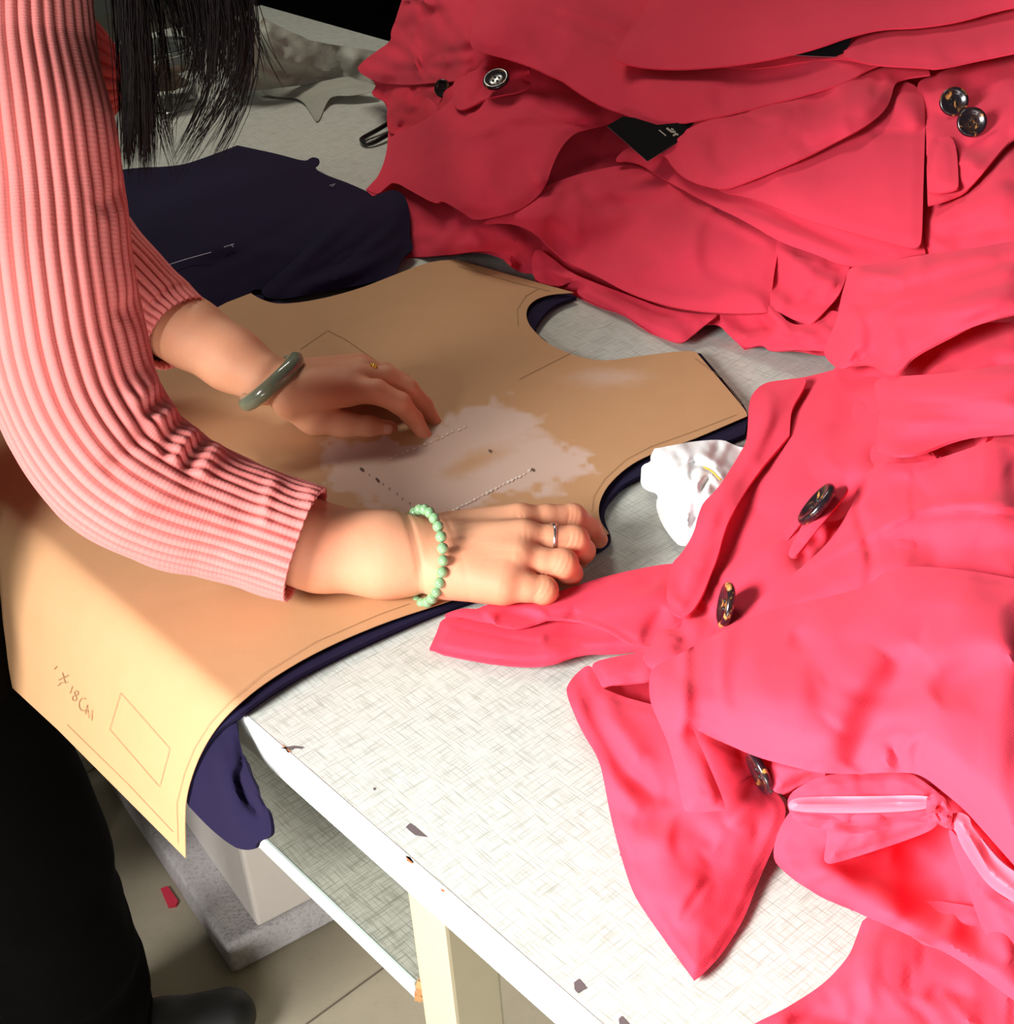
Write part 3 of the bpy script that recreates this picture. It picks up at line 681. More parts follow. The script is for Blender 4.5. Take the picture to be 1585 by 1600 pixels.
lo, hi = bounds([HEAD], .15); Hv, Hf = sdf_mesh(head, lo, hi, .004)
def joined(parts):
    V, F = [], []; k = 0
    for v, f in parts: V.append(v); F += [tuple(i + k for i in q) for q in f]; k += len(v)
    return np.vstack(V), F
Vb, Fb = joined([(Rv, Rf), (Lv, Lf), (Bv, Bf), (Hv, Hf)])
body_ob = new_mesh('person', Vb, Fb, MSKIN)
body_ob.data.validate(); 
bmx = bmesh.new(); bmx.from_mesh(body_ob.data); bmesh.ops.recalc_face_normals(bmx, faces=bmx.faces); bmx.to_mesh(body_ob.data); bmx.free()
tag(body_ob, 'person in pink ribbed sweater leaning over the table, both hands on the paper pattern', 'person')
PB = body_ob
# flushed knuckles and finger tips
ba = np.array(Vb); fl_ = np.zeros(len(ba))
for F_ in (R_fing, L_fing):
    for k in F_:
        for i, (u, v, z, r) in enumerate(F_[k]):
            if i == 1: continue
            w_ = {0: .45, 2: .75, 3: .7, 4: 1.0}[i]; fl_ = np.maximum(fl_, w_ * np.exp(-(np.linalg.norm(ba - P(u, v, z), axis=1) / (r * 1.35)) ** 2))
for u, v, z in ((608, 671, .0125), (520, 640, .035), (550, 640, .03)): fl_ = np.maximum(fl_, .8 * np.exp(-(np.linalg.norm(ba - P(u, v, z), axis=1) / .016) ** 2))
at = body_ob.data.attributes.new('flush', 'FLOAT', 'POINT'); at.data.foreach_set('value', fl_.astype(np.float32))
# nails
def nail(c, axis, up, L, w, name='fingernail'):
    axis = nrm(axis); up = nrm(up - axis * (up @ axis)); side = np.cross(axis, up); V = []; F = []; n, m = 7, 7
    for i in range(n):
        for j in range(m):
            a = (i / (n - 1) * 2 - 1); b = (j / (m - 1) * 2 - 1); sx = math.sqrt(max(0, 1 - abs(a) ** 3)) ; V.append(c + axis * a * L + side * b * w * (.75 + .25 * sx) + up * (-.35 * w * b * b - .0006 * a * a))
    F = [(i * m + j, i * m + j + 1, (i + 1) * m + j + 1, (i + 1) * m + j) for i in range(n - 1) for j in range(m - 1)]
    o = new_mesh(name, V, F, MNAIL, PB); md = o.modifiers.new('t', 'SOLIDIFY'); md.thickness = .0006; return o
def nail_at(F, key, k0=-2, roll=0.0, lift=1.0):
    a, b = F[key][k0], F[key][-1]; A_, B_ = P(*a[:3]), P(*b[:3]); ax = B_ - A_; toc = nrm(CAM - B_); up = nrm(toc + roll * UP)
    up = nrm(up - nrm(ax) * (up @ nrm(ax))); r = b[3]; nail(mv(A_, B_, .78) + up * (r * .98 + .0003) * lift, ax, up, .0052, .0046)
nail_at(R_fing, 'i'); nail_at(R_fing, 'm'); nail_at(R_fing, 'r'); nail_at(R_fing, 'p')
for k in 'im': nail_at(L_fing, k)
a, b = L_thumb[-2], L_thumb[-1]; ax = P(*b[:3]) - P(*a[:3]); up = nrm(CAM - P(*b[:3])); nail(mv(P(*a[:3]), P(*b[:3]), .85) + nrm(up - nrm(ax) * (up @ nrm(ax))) * .0092, ax, up, .0062, .0055)
# eyes and lips (outside the frame)
for s in (-1, 1):
    bm = bmesh.new(); bmesh.ops.create_uvsphere(bm, u_segments=16, v_segments=10, radius=.0115, matrix=Matrix.Translation(Vector(H(s * .031, .074, .012)))); bm_obj('eye', bm, MEYE, PB, True)
    bm = bmesh.new(); bmesh.ops.create_uvsphere(bm, u_segments=12, v_segments=8, radius=.0055, matrix=Matrix.Translation(Vector(H(s * .031, .0812, .010)))); bm_obj('iris', bm, MSHOE, PB, True)
lp = [H(x, .0905 - 9 * x * x, -.053 + .002 * math.cos(x * 160)) for x in np.linspace(-.021, .021, 11)]
tube('lips', lp, [.001, .003, .0045, .005, .005, .0045, .005, .005, .0045, .003, .001], MLIP, PB)
# ================================================================ ribbed sweater
def ribtube(name, path, ra, rb, mat, parent, ribs, nlen, ref=UP, depth=.0019, fold=None, sub=6, e1=None, open_end=.004, uoff=0):
    path = cat_rom(path, nlen); ra = np.interp(np.linspace(0, 1, nlen), np.linspace(0, 1, len(ra)), ra); rb = np.interp(np.linspace(0, 1, nlen), np.linspace(0, 1, len(rb)), rb)
    if e1 is None: T, U, V = frames(path, ref)
    else:
        T = np.gradient(path, axis=0); T /= np.linalg.norm(T, axis=1)[:, None]; U = np.tile(e1, (nlen, 1)); U -= T * (U * T).sum(1)[:, None]; U /= np.linalg.norm(U, axis=1)[:, None]; V = np.cross(T, U)
    seg = ribs * sub; th = np.linspace(0, 2 * np.pi, seg, endpoint=False)
    ribp = np.abs(np.cos(th * ribs / 2)) ** .55
    S = np.linspace(0, 1, nlen)[:, None]; TH = th[None, :]
    dirs = U[:, None, :] * np.cos(TH)[..., None] * ra[:, None, None] + V[:, None, :] * np.sin(TH)[..., None] * rb[:, None, None]
    ln = np.linalg.norm(dirs, axis=2, keepdims=True); dn = dirs / ln
    off = depth * (ribp[None, :] - .6) + 0 * S
    pos = path[:, None, :] + dirs
    if fold is not None: off = off + fold(S, TH, pos, dn)
    pos = pos + dn * off[..., None]
    # turned-in cuff
    cuff = [path[-1][None] + (pos[-1] - path[-1]) * .96 - T[-1] * .001, path[-1][None] + (pos[-1] - path[-1]) * .93 - T[-1] * .012]
    Vv = np.vstack([pos.reshape(-1, 3)] + cuff); rows = nlen + 2; j = np.arange(seg); k = (j + 1) % seg; F = []
    for i in range(rows - 1): F += list(zip((i * seg + j).tolist(), (i * seg + k).tolist(), ((i + 1) * seg + k).tolist(), ((i + 1) * seg + j).tolist()))
    ob = new_mesh(name, Vv, F, mat, parent); me = ob.data
    at = me.attributes.new('rib', 'FLOAT', 'POINT'); at.data.foreach_set('value', np.tile(ribp, rows).astype(np.float32))
    arc = np.concatenate([[0], np.cumsum(np.linalg.norm(np.diff(path, axis=0), axis=1))]); arc = np.append(arc, [arc[-1], arc[-1] + .01])
    uvl = me.uv_layers.new(name='knit'); li = np.zeros(len(me.loops), np.int32); me.loops.foreach_get('vertex_index', li)
    uv = np.stack([(li % seg) / seg, arc[li // seg]], 1); uvl.data.foreach_set('uv', uv.ravel().astype(np.float32))
    return ob
nzA, nzB = VNoise(91), VNoise(92)
path = [W(-.485, .135, .497), W(-.43, .132, .497), 1.45 * P(36, -40, .452) - .45 * P(40, 80, .402)] + [P(*q) for q in ((36, -40, .452), (40, 80, .402), (56, 200, .355), (70, 320, .305), (80, 430, .26), (98, 540, .21), (130, 640, .165), (186, 724, .128), (262, 775, .102), (340, 806, .084), (410, 830, .071), (478, 853, .060))]
rr = [.052, .050, .046, .048, .051, .057, .060, .061, .062, .062, .060, .054, .049, .0465, .0450]
INN = P(300, 655, .14)
def sfold(S, TH, pos, dn):
    toc = nrm(CAM - P(200, 700, .15)); g = np.zeros(S.shape[:1] + TH.shape[1:])
    u, v = PR(pos.reshape(-1, 3)) if False else (None, None)
    q = pos.reshape(-1, 3) - CAM; zz = q @ FW; U_ = CX + FPX * (q @ RI) / zz; V_ = CY + FPX * (q @ DN) / zz
    uvq = np.stack([U_, V_], 1); out = np.zeros(len(uvq)); facing = np.clip((dn.reshape(-1, 3) @ toc) * 2, 0, 1)
    for pl, amp, w in FOLDS_R:
        d_, arc, _ = poly_dist(uvq, pl); out += .8 * amp * np.exp(-(d_ / (1.5 * w)) ** 2) * np.clip(np.minimum(arc, 1 - arc) * 6, 0, 1)
    out *= facing
    n = nzA(S * 9 + 2, (np.cos(TH) + 1) * 1.6) * .0022 + nzB(S * 22 + 1, (np.sin(TH) + 2) * 2.2) * .0010
    return out.reshape(g.shape) + n
FOLDS_R = [([(302, 640), (275, 668), (255, 700), (262, 720)], -.0075, 8), ([(285, 660), (262, 690), (240, 715)], .005, 8), ([(330, 672), (302, 700), (285, 738)], -.0065, 8), ([(316, 668), (285, 700), (270, 730)], .0055, 8), ([(350, 690), (325, 720), (310, 755)], .005, 9),
           ([(300, 610), (270, 640), (235, 668)], .0055, 10), ([(292, 585), (262, 615), (225, 650)], -.006, 9), ([(258, 560), (235, 600), (205, 640)], .004, 13), ([(430, 745), (418, 780), (412, 830)], .0028, 7), ([(480, 760), (488, 800), (482, 850), (468, 905)], .0022, 7), ([(455, 755), (462, 800), (455, 860)], -.001, 9),
           ([(235, 660), (205, 700), (160, 740)], -.004, 12), ([(190, 800), (230, 790), (290, 740)], .003, 14), ([(330, 880), (370, 840), (390, 780)], -.002, 14), ([(180, 500), (215, 470), (235, 440)], -.003, 12), ([(150, 330), (190, 300), (215, 290)], -.003, 12)]
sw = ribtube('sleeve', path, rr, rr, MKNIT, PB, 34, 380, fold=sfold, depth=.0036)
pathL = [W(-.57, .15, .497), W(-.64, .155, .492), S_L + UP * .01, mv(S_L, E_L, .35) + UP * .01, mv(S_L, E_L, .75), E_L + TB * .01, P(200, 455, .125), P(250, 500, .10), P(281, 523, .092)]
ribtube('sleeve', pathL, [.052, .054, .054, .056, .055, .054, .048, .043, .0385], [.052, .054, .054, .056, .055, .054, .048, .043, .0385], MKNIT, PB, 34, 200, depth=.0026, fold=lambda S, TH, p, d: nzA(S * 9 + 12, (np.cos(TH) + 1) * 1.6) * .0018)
tors = [W(-.50, -.15, .025), W(-.505, -.13, .09), W(-.51, -.09, .17), W(-.515, -.03, .28), W(-.535, .05, .385), W(-.55, .10, .455), W(-.55, .135, .50), W(-.54, .15, .525)]
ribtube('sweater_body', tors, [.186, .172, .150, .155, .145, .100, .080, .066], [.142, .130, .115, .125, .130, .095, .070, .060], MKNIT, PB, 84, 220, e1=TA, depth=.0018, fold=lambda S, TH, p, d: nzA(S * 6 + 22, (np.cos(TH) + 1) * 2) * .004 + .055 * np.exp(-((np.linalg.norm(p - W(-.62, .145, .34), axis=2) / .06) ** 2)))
def yoke(X):
    d = ell_sdf(X, W(-.535, .06, .37), (TA, nrm(TB - UP * .7), nrm(UP + TB * .7)), (.163, .110, .150)); d = smin(d, seg_sdf(X, W(-.40, .128, .475), W(-.68, .155, .475), .047, .047), .05)
    d = smin(d, seg_sdf(X, W(-.53, .135, .47), W(-.53, .145, .515), .075, .062), .03)
    d = smin(d, seg_sdf(X, W(-.40, .128, .475), P(40, 60, .41), .044, .041), .02)
    cut = ((X[0] - W(-.53, .148, .523)[0]) * .45 * TB[0] + (X[1] - W(-.53, .148, .523)[1]) * .45 * TB[1] + (X[2] - W(-.53, .148, .523)[2]) * .9)
    return np.maximum(d, cut)
yv, yf = sdf_mesh(yoke, *bounds([W(-.53, .06, .37), W(-.40, .13, .47), P(40, 60, .41), W(-.68, .15, .47)], .12), .007); yk = new_mesh('sweater_yoke', yv, yf, MKNIT, PB)
at = yk.data.attributes.new('rib', 'FLOAT', 'POINT'); qv = (yv - A0) @ TA; at.data.foreach_set('value', (np.abs(np.cos(qv * 280)) ** .6).astype(np.float32))  # rib shade painted as stripes on the smooth yoke
ribtube('sweater_body', [W(-.475, .045, .388), W(-.462, .08, .378), W(-.446, .13, .358), W(-.438, .175, .342), W(-.434, .205, .331), W(-.433, .216, .327)], [.060, .070, .074, .058, .030, .004], [.060, .070, .074, .058, .030, .004], MKNIT, PB, 30, 120, depth=.0030)
# ================================================================ trousers and shoes
nz = VNoise(77)
def trouser(name, pts, rads, mat):
    path = cat_rom([q for q in pts], 90); r = np.interp(np.linspace(0, 1, 90), np.linspace(0, 1, len(rads)), rads); T, U, V = frames(path, TB); seg = 64; th = np.linspace(0, 2 * np.pi, seg, endpoint=False)
    pos = path[:, None] + r[:, None, None] * (U[:, None] * np.cos(th)[None, :, None] + V[:, None] * np.sin(th)[None, :, None])
    S = np.linspace(0, 1, 90)[:, None]; o = nz(S * 16 + 3, (np.cos(th)[None] + 1) * 2 + S * 3) * .006; pos = pos + o[..., None] * (U[:, None] * np.cos(th)[None, :, None] + V[:, None] * np.sin(th)[None, :, None])
    j = np.arange(seg); k = (j + 1) % seg; F = []
    for i in range(89): F += list(zip((i * seg + j).tolist(), (i * seg + k).tolist(), ((i + 1) * seg + k).tolist(), ((i + 1) * seg + j).tolist()))
    F.append(tuple(range(seg))); F.append(tuple(range(89 * seg, 90 * seg))[::-1]); return pos.reshape(-1, 3), F
parts = []
for t0, t1 in ((-.39, -.425), (-.62, -.80)):
    parts.append(trouser('t', [W(t0 - .02, -.14, .06), W(t0 - .01, -.13, -.10), W(t0, -.09, -.34), W((t0 + t1) / 2, -.075, -.55), W(t1, -.07, -.72)], [.110, .110, .092, .082, .080], MBLK))
Vt, Ft = joined(parts)
hipV, hipF = sdf_mesh(lambda X: smin(ell_sdf(X, W(-.505, -.15, -.01), (TA, TB, UP), (.176, .122, .12)), seg_sdf(X, W(-.41, -.135, -.02), W(-.60, -.135, -.02), .11, .11), .03), *bounds([W(-.5, -.15, .03)], .30), .012)
Vt, Ft = joined([(Vt, Ft), (hipV, hipF)])
tr = new_mesh('trousers', Vt, Ft, MBLK, PB)
def shoe(t):
    def fn(X):
        d = chain(X, [(W(t, -.10, -.735), .040), (W(t + .015, .0, -.742), .038), (W(t + .045, .075, -.748), .034)], .02)
        d = np.maximum(d, (ZT - .779) - X[2]); return smin(d, seg_sdf(X, W(t, -.10, -.70), W(t, -.10, -.66), .042, .044), .02)
    v, f = sdf_mesh(fn, *bounds([W(t, -.1, -.78), W(t + .05, .1, -.62)], .07), .004); return new_mesh('shoe', v, f, MSHOE, PB)
shoe(-.405); shoe(-.80)
# ================================================================ hair
def hair():
    cu = bpy.data.curves.new('hair', 'CURVE'); cu.dimensions = '3D'; cu.bevel_depth = .00048; cu.bevel_resolution = 0; cu.resolution_u = 3; cu.use_fill_caps = False
    r = np.random.RandomState(5)
    locks = [  # start u at v=-40, end (u, v), bow, count, spread
        (192, 200, 262, 2, 190, 10), (208, 226, 268, 2, 130, 9), (204, 210, 215, 0, 150, 9), (205, 240, 262, 6, 50, 9), (215, 262, 225, 10, 22, 6), (222, 275, 258, -16, 24, 7), (300, 262, 212, 26, 26, 8), (320, 272, 262, 34, 24, 6),
        (275, 305, 120, 10, 120, 20), (300, 322, 150, 8, 130, 20), (330, 345, 130, 4, 120, 18), (350, 300, 238, 46, 34, 9), (365, 335, 250, 38, 40, 8), (345, 285, 262, 40, 18, 6), (372, 352, 190, 22, 50, 9), (385, 440, 145, -18, 9, 9), (390, 415, 135, -10, 9, 8), (250, 292, 80, 0, 100, 22), (320, 350, 60, 0, 110, 24), (240, 235, 190, 14, 20, 5)]
    for (u0, u1, v1, bow, cnt, sp) in locks:
        cnt = int(cnt * (.8 if v1 > 170 and cnt > 60 else .75))
        for i in range(cnt):
            g = r.randn(); zs = .44 + .03 * r.rand(); S = P(u0 + g * sp + r.randn() * 4, -95 - 40 * r.rand(), zs + .03)
            vE = v1 + r.randn() * 12 - abs(r.randn()) * 14; uE = u1 + g * sp * .45 + r.randn() * 4
            # end point keeps the distance of the start (hangs straight down)
            zc = np.linspace(zs - .42, zs - .02, 40); c = np.array([P(uE, vE, z) for z in zc]); nS = (S - A0) @ TB; k = np.argmin(np.abs(np.linalg.norm((c - S)[:, :2], axis=1))); E = c[max(k, 3)]
            E = E.copy(); E[2] = max(E[2], ZT + .03)
            n = 9; sp_ = cu.splines.new('POLY'); sp_.points.add(n - 1)
            for q in range(n):
                s = q / (n - 1); X = S * (1 - s) + E * s; X = X + RI * (bow / FPX * 1.3) * math.sin(math.pi * s ** 1.3) + r.randn(3) * .0006 * (0 < q)
                sp_.points[q].co = (*X, 1); sp_.points[q].radius = (1.15 - .7 * s) * (1 if s < 1 else .3)
    # hair swept over the crown to the hanging locks
    for i in range(420):
        a = r.rand() * math.pi; s = -1 if r.rand() < .5 else 1; x0 = s * r.rand() * .03
        n = 9; sp_ = cu.splines.new('POLY'); sp_.points.add(n - 1); k = r.rand(); E = P(175 + 215 * r.rand(), -95, .45 + .02 * r.rand())
        for q in range(n):
            t = q / (n - 1); ph = -1.2 + 2.2 * k; X = HEAD + hu * (.03 + .096 * math.cos(t * 1.9) * math.cos(ph * .5)) + fd * (.1 * math.sin(ph) * (1 - .3 * t)) + hr * s * .084 * math.sin(t * 1.9)
            w = max(0, (t - .45) / .55) ** 1.5; X = X * (1 - w) + E * w; sp_.points[q].co = (*X, 1); sp_.points[q].radius = 1.1
    tmp = bpy.data.objects.new('hair_curve', cu); hm = bpy.data.meshes.new_from_object(tmp); bpy.data.objects.remove(tmp); hm.materials.clear()
    ob = bpy.data.objects.new('hair', hm); COL.objects.link(ob); hm.materials.append(MHAIR); setpar(ob, PB); ob['label'] = 'long loose black hair hanging down'
    # scalp cap under the strands
    v, f = sdf_mesh(lambda X: np.maximum(ell_sdf(X, H(0, -.016, .036), (hr, fd, hu), (.083, .098, .096)), -(ell_sdf(X, H(0, .09, -.03), (hr, fd, hu), (.062, .075, .085)))), *bounds([HEAD], .15), .005)
    new_mesh('hair_cap', v, f, MHAIR, PB)
    return ob
hair_ob = hair()
# ================================================================ jewellery
def ring_obj(name, c, e1, e2, R, r, mat, label, cat, sx=1.0, seg=64, n2=18, flat=1.0, wide=None):
    e1 = nrm(e1); e2 = nrm(e2 - e1 * (e2 @ e1)); ax = np.cross(e1, e2); V = []; F = []
    for i in range(seg):
        a = 2 * math.pi * i / seg; d = e1 * math.cos(a) + e2 * math.sin(a) * sx; dn = nrm(d)
        w = r * (1 + (wide or 0) * max(0, math.cos(a + 2.4)) ** 3)
        for j in range(n2): b = 2 * math.pi * j / n2; V.append(c + d * R + dn * r * math.cos(b) * flat + ax * w * math.sin(b))
    for i in range(seg):
        for j in range(n2): F.append((i * n2 + j, ((i + 1) % seg) * n2 + j, ((i + 1) % seg) * n2 + (j + 1) % n2, i * n2 + (j + 1) % n2))
    o = new_mesh(name, V, F, mat); bmx = bmesh.new(); bmx.from_mesh(o.data); bmesh.ops.recalc_face_normals(bmx, faces=bmx.faces); bmx.to_mesh(o.data); bmx.free()
    return tag(o, label, cat)
c = P(424, 596, .060); c = c + nrm(CAM - c) * .009; top, bot = P(461, 556, .062), P(387, 635, .056); e1 = nrm(top - bot); toc = nrm(CAM - c)
ring_obj('jade_bangle', c, e1, toc * 1.0 + RI * .16, .0312, .0079, MJADE, 'glossy grey-green jade bangle around the wrist of the far hand', 'bangle', sx=.95, seg=80)
c = P(664, 869, .040); toc = nrm(CAM - c); N = 25
e1 = nrm(DN); e2 = nrm(toc + RI * .52); e2 = nrm(e2 - e1 * (e1 @ e2)); c = c + toc * .006 - RI * .002
br = empty('bead_bracelet', c, 'pale green round jade bead bracelet around the wrist of the near hand', 'bracelet')
bms = bmesh.new(); bmesh.ops.create_uvsphere(bms, u_segments=20, v_segments=14, radius=.0045); me0 = bpy.data.meshes.new('bead'); bms.to_mesh(me0); bms.free(); me0.polygons.foreach_set('use_smooth', [True] * len(me0.polygons)); me0.materials.append(MBEAD)
for i in range(N):
    a = 2 * math.pi * i / N; o = bpy.data.objects.new('bead', me0); COL.objects.link(o); o.parent = br; R0 = .0355; q = (e1 * math.cos(a) * R0 * 1.04 + e2 * math.sin(a) * R0)
    o.location = Vector(q); o.rotation_euler = (a * 3, a, 0)
Rg = R_fing['m']; a_, b_ = P(*Rg[1][:3]), P(*Rg[2][:3]); cc = mv(a_, b_, .12); ax = nrm(b_ - a_); e1 = nrm(np.cross(ax, nrm(CAM - cc)))
ring_obj('silver_ring', cc, e1, np.cross(e1, ax), .0119, .0014, MSILV, 'silver band ring on the middle finger of the near hand', 'ring', wide=2.6)
a_, b_ = P(*L_fing['r'][0][:3]), P(*L_fing['r'][1][:3]); cc = mv(a_, b_, .45); ax = nrm(b_ - a_); e1 = nrm(np.cross(ax, UP))
gr = ring_obj('gold_ring', cc, e1, np.cross(e1, ax), .0122, .0009, MGOLD, 'small gold ring on a finger of the far hand', 'ring', wide=.5)
from mathutils.bvhtree import BVHTree
bv_ = BVHTree.FromPolygons([tuple(map(float, v)) for v in Lv], Lf); gc = P(584, 577, .06)
for v_ in range(568, 600):
    h_ = bv_.ray_cast(Vector(CAM), Vector(nrm(rays([(584, v_)])[0])))[0]
    if h_ is not None:
        h_ = bv_.ray_cast(Vector(CAM), Vector(nrm(rays([(584, v_ + 4)])[0])))[0]; gc = np.array(h_); gc = gc + nrm(CAM - gc) * .001; break
bm = bmesh.new()
for k in range(5): bmesh.ops.create_icosphere(bm, subdivisions=2, radius=.0016, matrix=Matrix.Translation(Vector(gc + RI * (.0022 * math.cos(k * 1.26)) + DN * (.0014 * math.sin(k * 1.26)))))
bmesh.ops.create_icosphere(bm, subdivisions=2, radius=.0019, matrix=Matrix.Translation(Vector(gc)))
bm_obj('ring_setting', bm, MGOLD, gr, True)
GR, GV, GN, GL, VMAX, GW = 1.6, 1.6, 1.2, 1.5, .024, 1.9
# ================================================================ heaps of red coats
PBK = [(850, 452, .006), (934, 478, .006), (1060, 536, .008), (1160, 546, .012), (1285, 550, .05), (640, 400, .008), (572, 296, .006), (600, 250, .02), (607, 160, .045), (559, 102, .06), (590, 60, .10), (638, -20, .17), (775, 125, .17), (740, 60, .20), (680, 180, .11), (700, 300, .07), (800, 330, .09), (860, 260, .13), (900, 400, .05), (1000, -40, .33), (1000, 60, .27), (1000, 180, .19), (1000, 300, .11), (1000, 420, .055), (1130, 480, .05), (1300, -40, .36), (1300, 60, .31), (1320, 180, .25), (1240, 300, .18), (1240, 420, .11), (1600, -40, .40), (1600, 60, .34), (1500, 160, .28), (1600, 330, .25), (1430, 380, .17), (1330, 480, .10), (1600, 480, .18)]
PBK = [(u, v, z * float(np.interp(u, [700, 800, 900, 1000], [1.0, .85, .70, .62]))) for u, v, z in PBK]
PFR = [(1088, 1530, .004), (1000, 1400, .006), (930, 1180, .010), (890, 1080, .012), (680, 1000, .006), (850, 990, .012), (1000, 940, .020), (1050, 880, .020), (1090, 800, .03), (1140, 720, .035), (1172, 640, .04), (1263, 590, .06), (1300, 540, .085), (1230, 760, .085), (1150, 960, .065), (1060, 1040, .05), (1300, 860, .12), (1400, 720, .165), (1600, 560, .24), (1600, 700, .215), (1400, 480, .165), (1330, 440, .14), (1600, 370, .265), (1600, 850, .20), (1400, 1000, .15), (1250, 1130, .10), (1110, 1220, .045), (1090, 1140, .055), (1440, 1200, .115), (1600, 1150, .165), (1600, 1340, .11), (1450, 1330, .05), (1230, 1290, .03), (1220, 1340, .012), (1350, 1430, .008), (1450, 1480, .025), (1600, 1480, .05), (1300, 1520, .008), (1180, 1600, .005), (1400, 1600, .018), (1600, 1660, .03), (1300, 1700, .004)]
PFR = [(u, v, z * .62 if z > .03 else z * .8) for u, v, z in PFR]
ZBK = TPS(PBK, .004); ZFR = TPS(PFR, .003)
def coat(u, v, z, label, group): return empty('coat', P(u, v, z), label, 'coat', group)
GB, GF = 'red coats heaped at the back of the table', 'red coats heaped at the front right of the table'
def button(c, normal, R, par, name='button', tilt_ref=UP):
    n = nrm(normal); e1 = nrm(np.cross(n, tilt_ref) if abs(n @ tilt_ref) < .95 else np.cross(n, RI)); e2 = np.cross(n, e1)
    prof_ = [(0, .0010), (.45, .0010), (.62, .0016), (.80, .0030), (.92, .0030), (1.0, .0018), (1.0, 0.), (.9, -.0012), (0, -.0012)]
    V, F = [], []; m = 36
    for i in range(m):
        a = 2 * math.pi * i / m
        for (r, h) in prof_: V.append(c + (e1 * math.cos(a) + e2 * math.sin(a)) * r * R + n * h * (R / .012))
    k = len(prof_)
    for i in range(m):
        for j in range(k - 1): F.append((i * k + j, ((i + 1) % m) * k + j, ((i + 1) % m) * k + j + 1, i * k + j + 1))
    o = new_mesh(name, V, F, MBTN, par); b2 = bmesh.new(); b2.from_mesh(o.data); bmesh.ops.remove_doubles(b2, verts=b2.verts, dist=1e-6); bmesh.ops.recalc_face_normals(b2, faces=b2.faces); b2.to_mesh(o.data); b2.free()
    # four thread holes
    b3 = bmesh.new()
    for sx, sy in ((1, 1), (1, -1), (-1, 1), (-1, -1)):
        bmesh.ops.create_uvsphere(b3, u_segments=8, v_segments=6, radius=R * .09, matrix=Matrix.Translation(Vector(c + n * .0011 * (R / .012) + (e1 * sx + e2 * sy) * R * .17)))
    bm_obj('button_thread', b3, MSHOE, o, True); return o
def bpos(u, v, zf, lay):
    z = float(zf(np.array([[u, v]]))[0]); q = P(u, v, z); return q + nrm(CAM - q) * lay

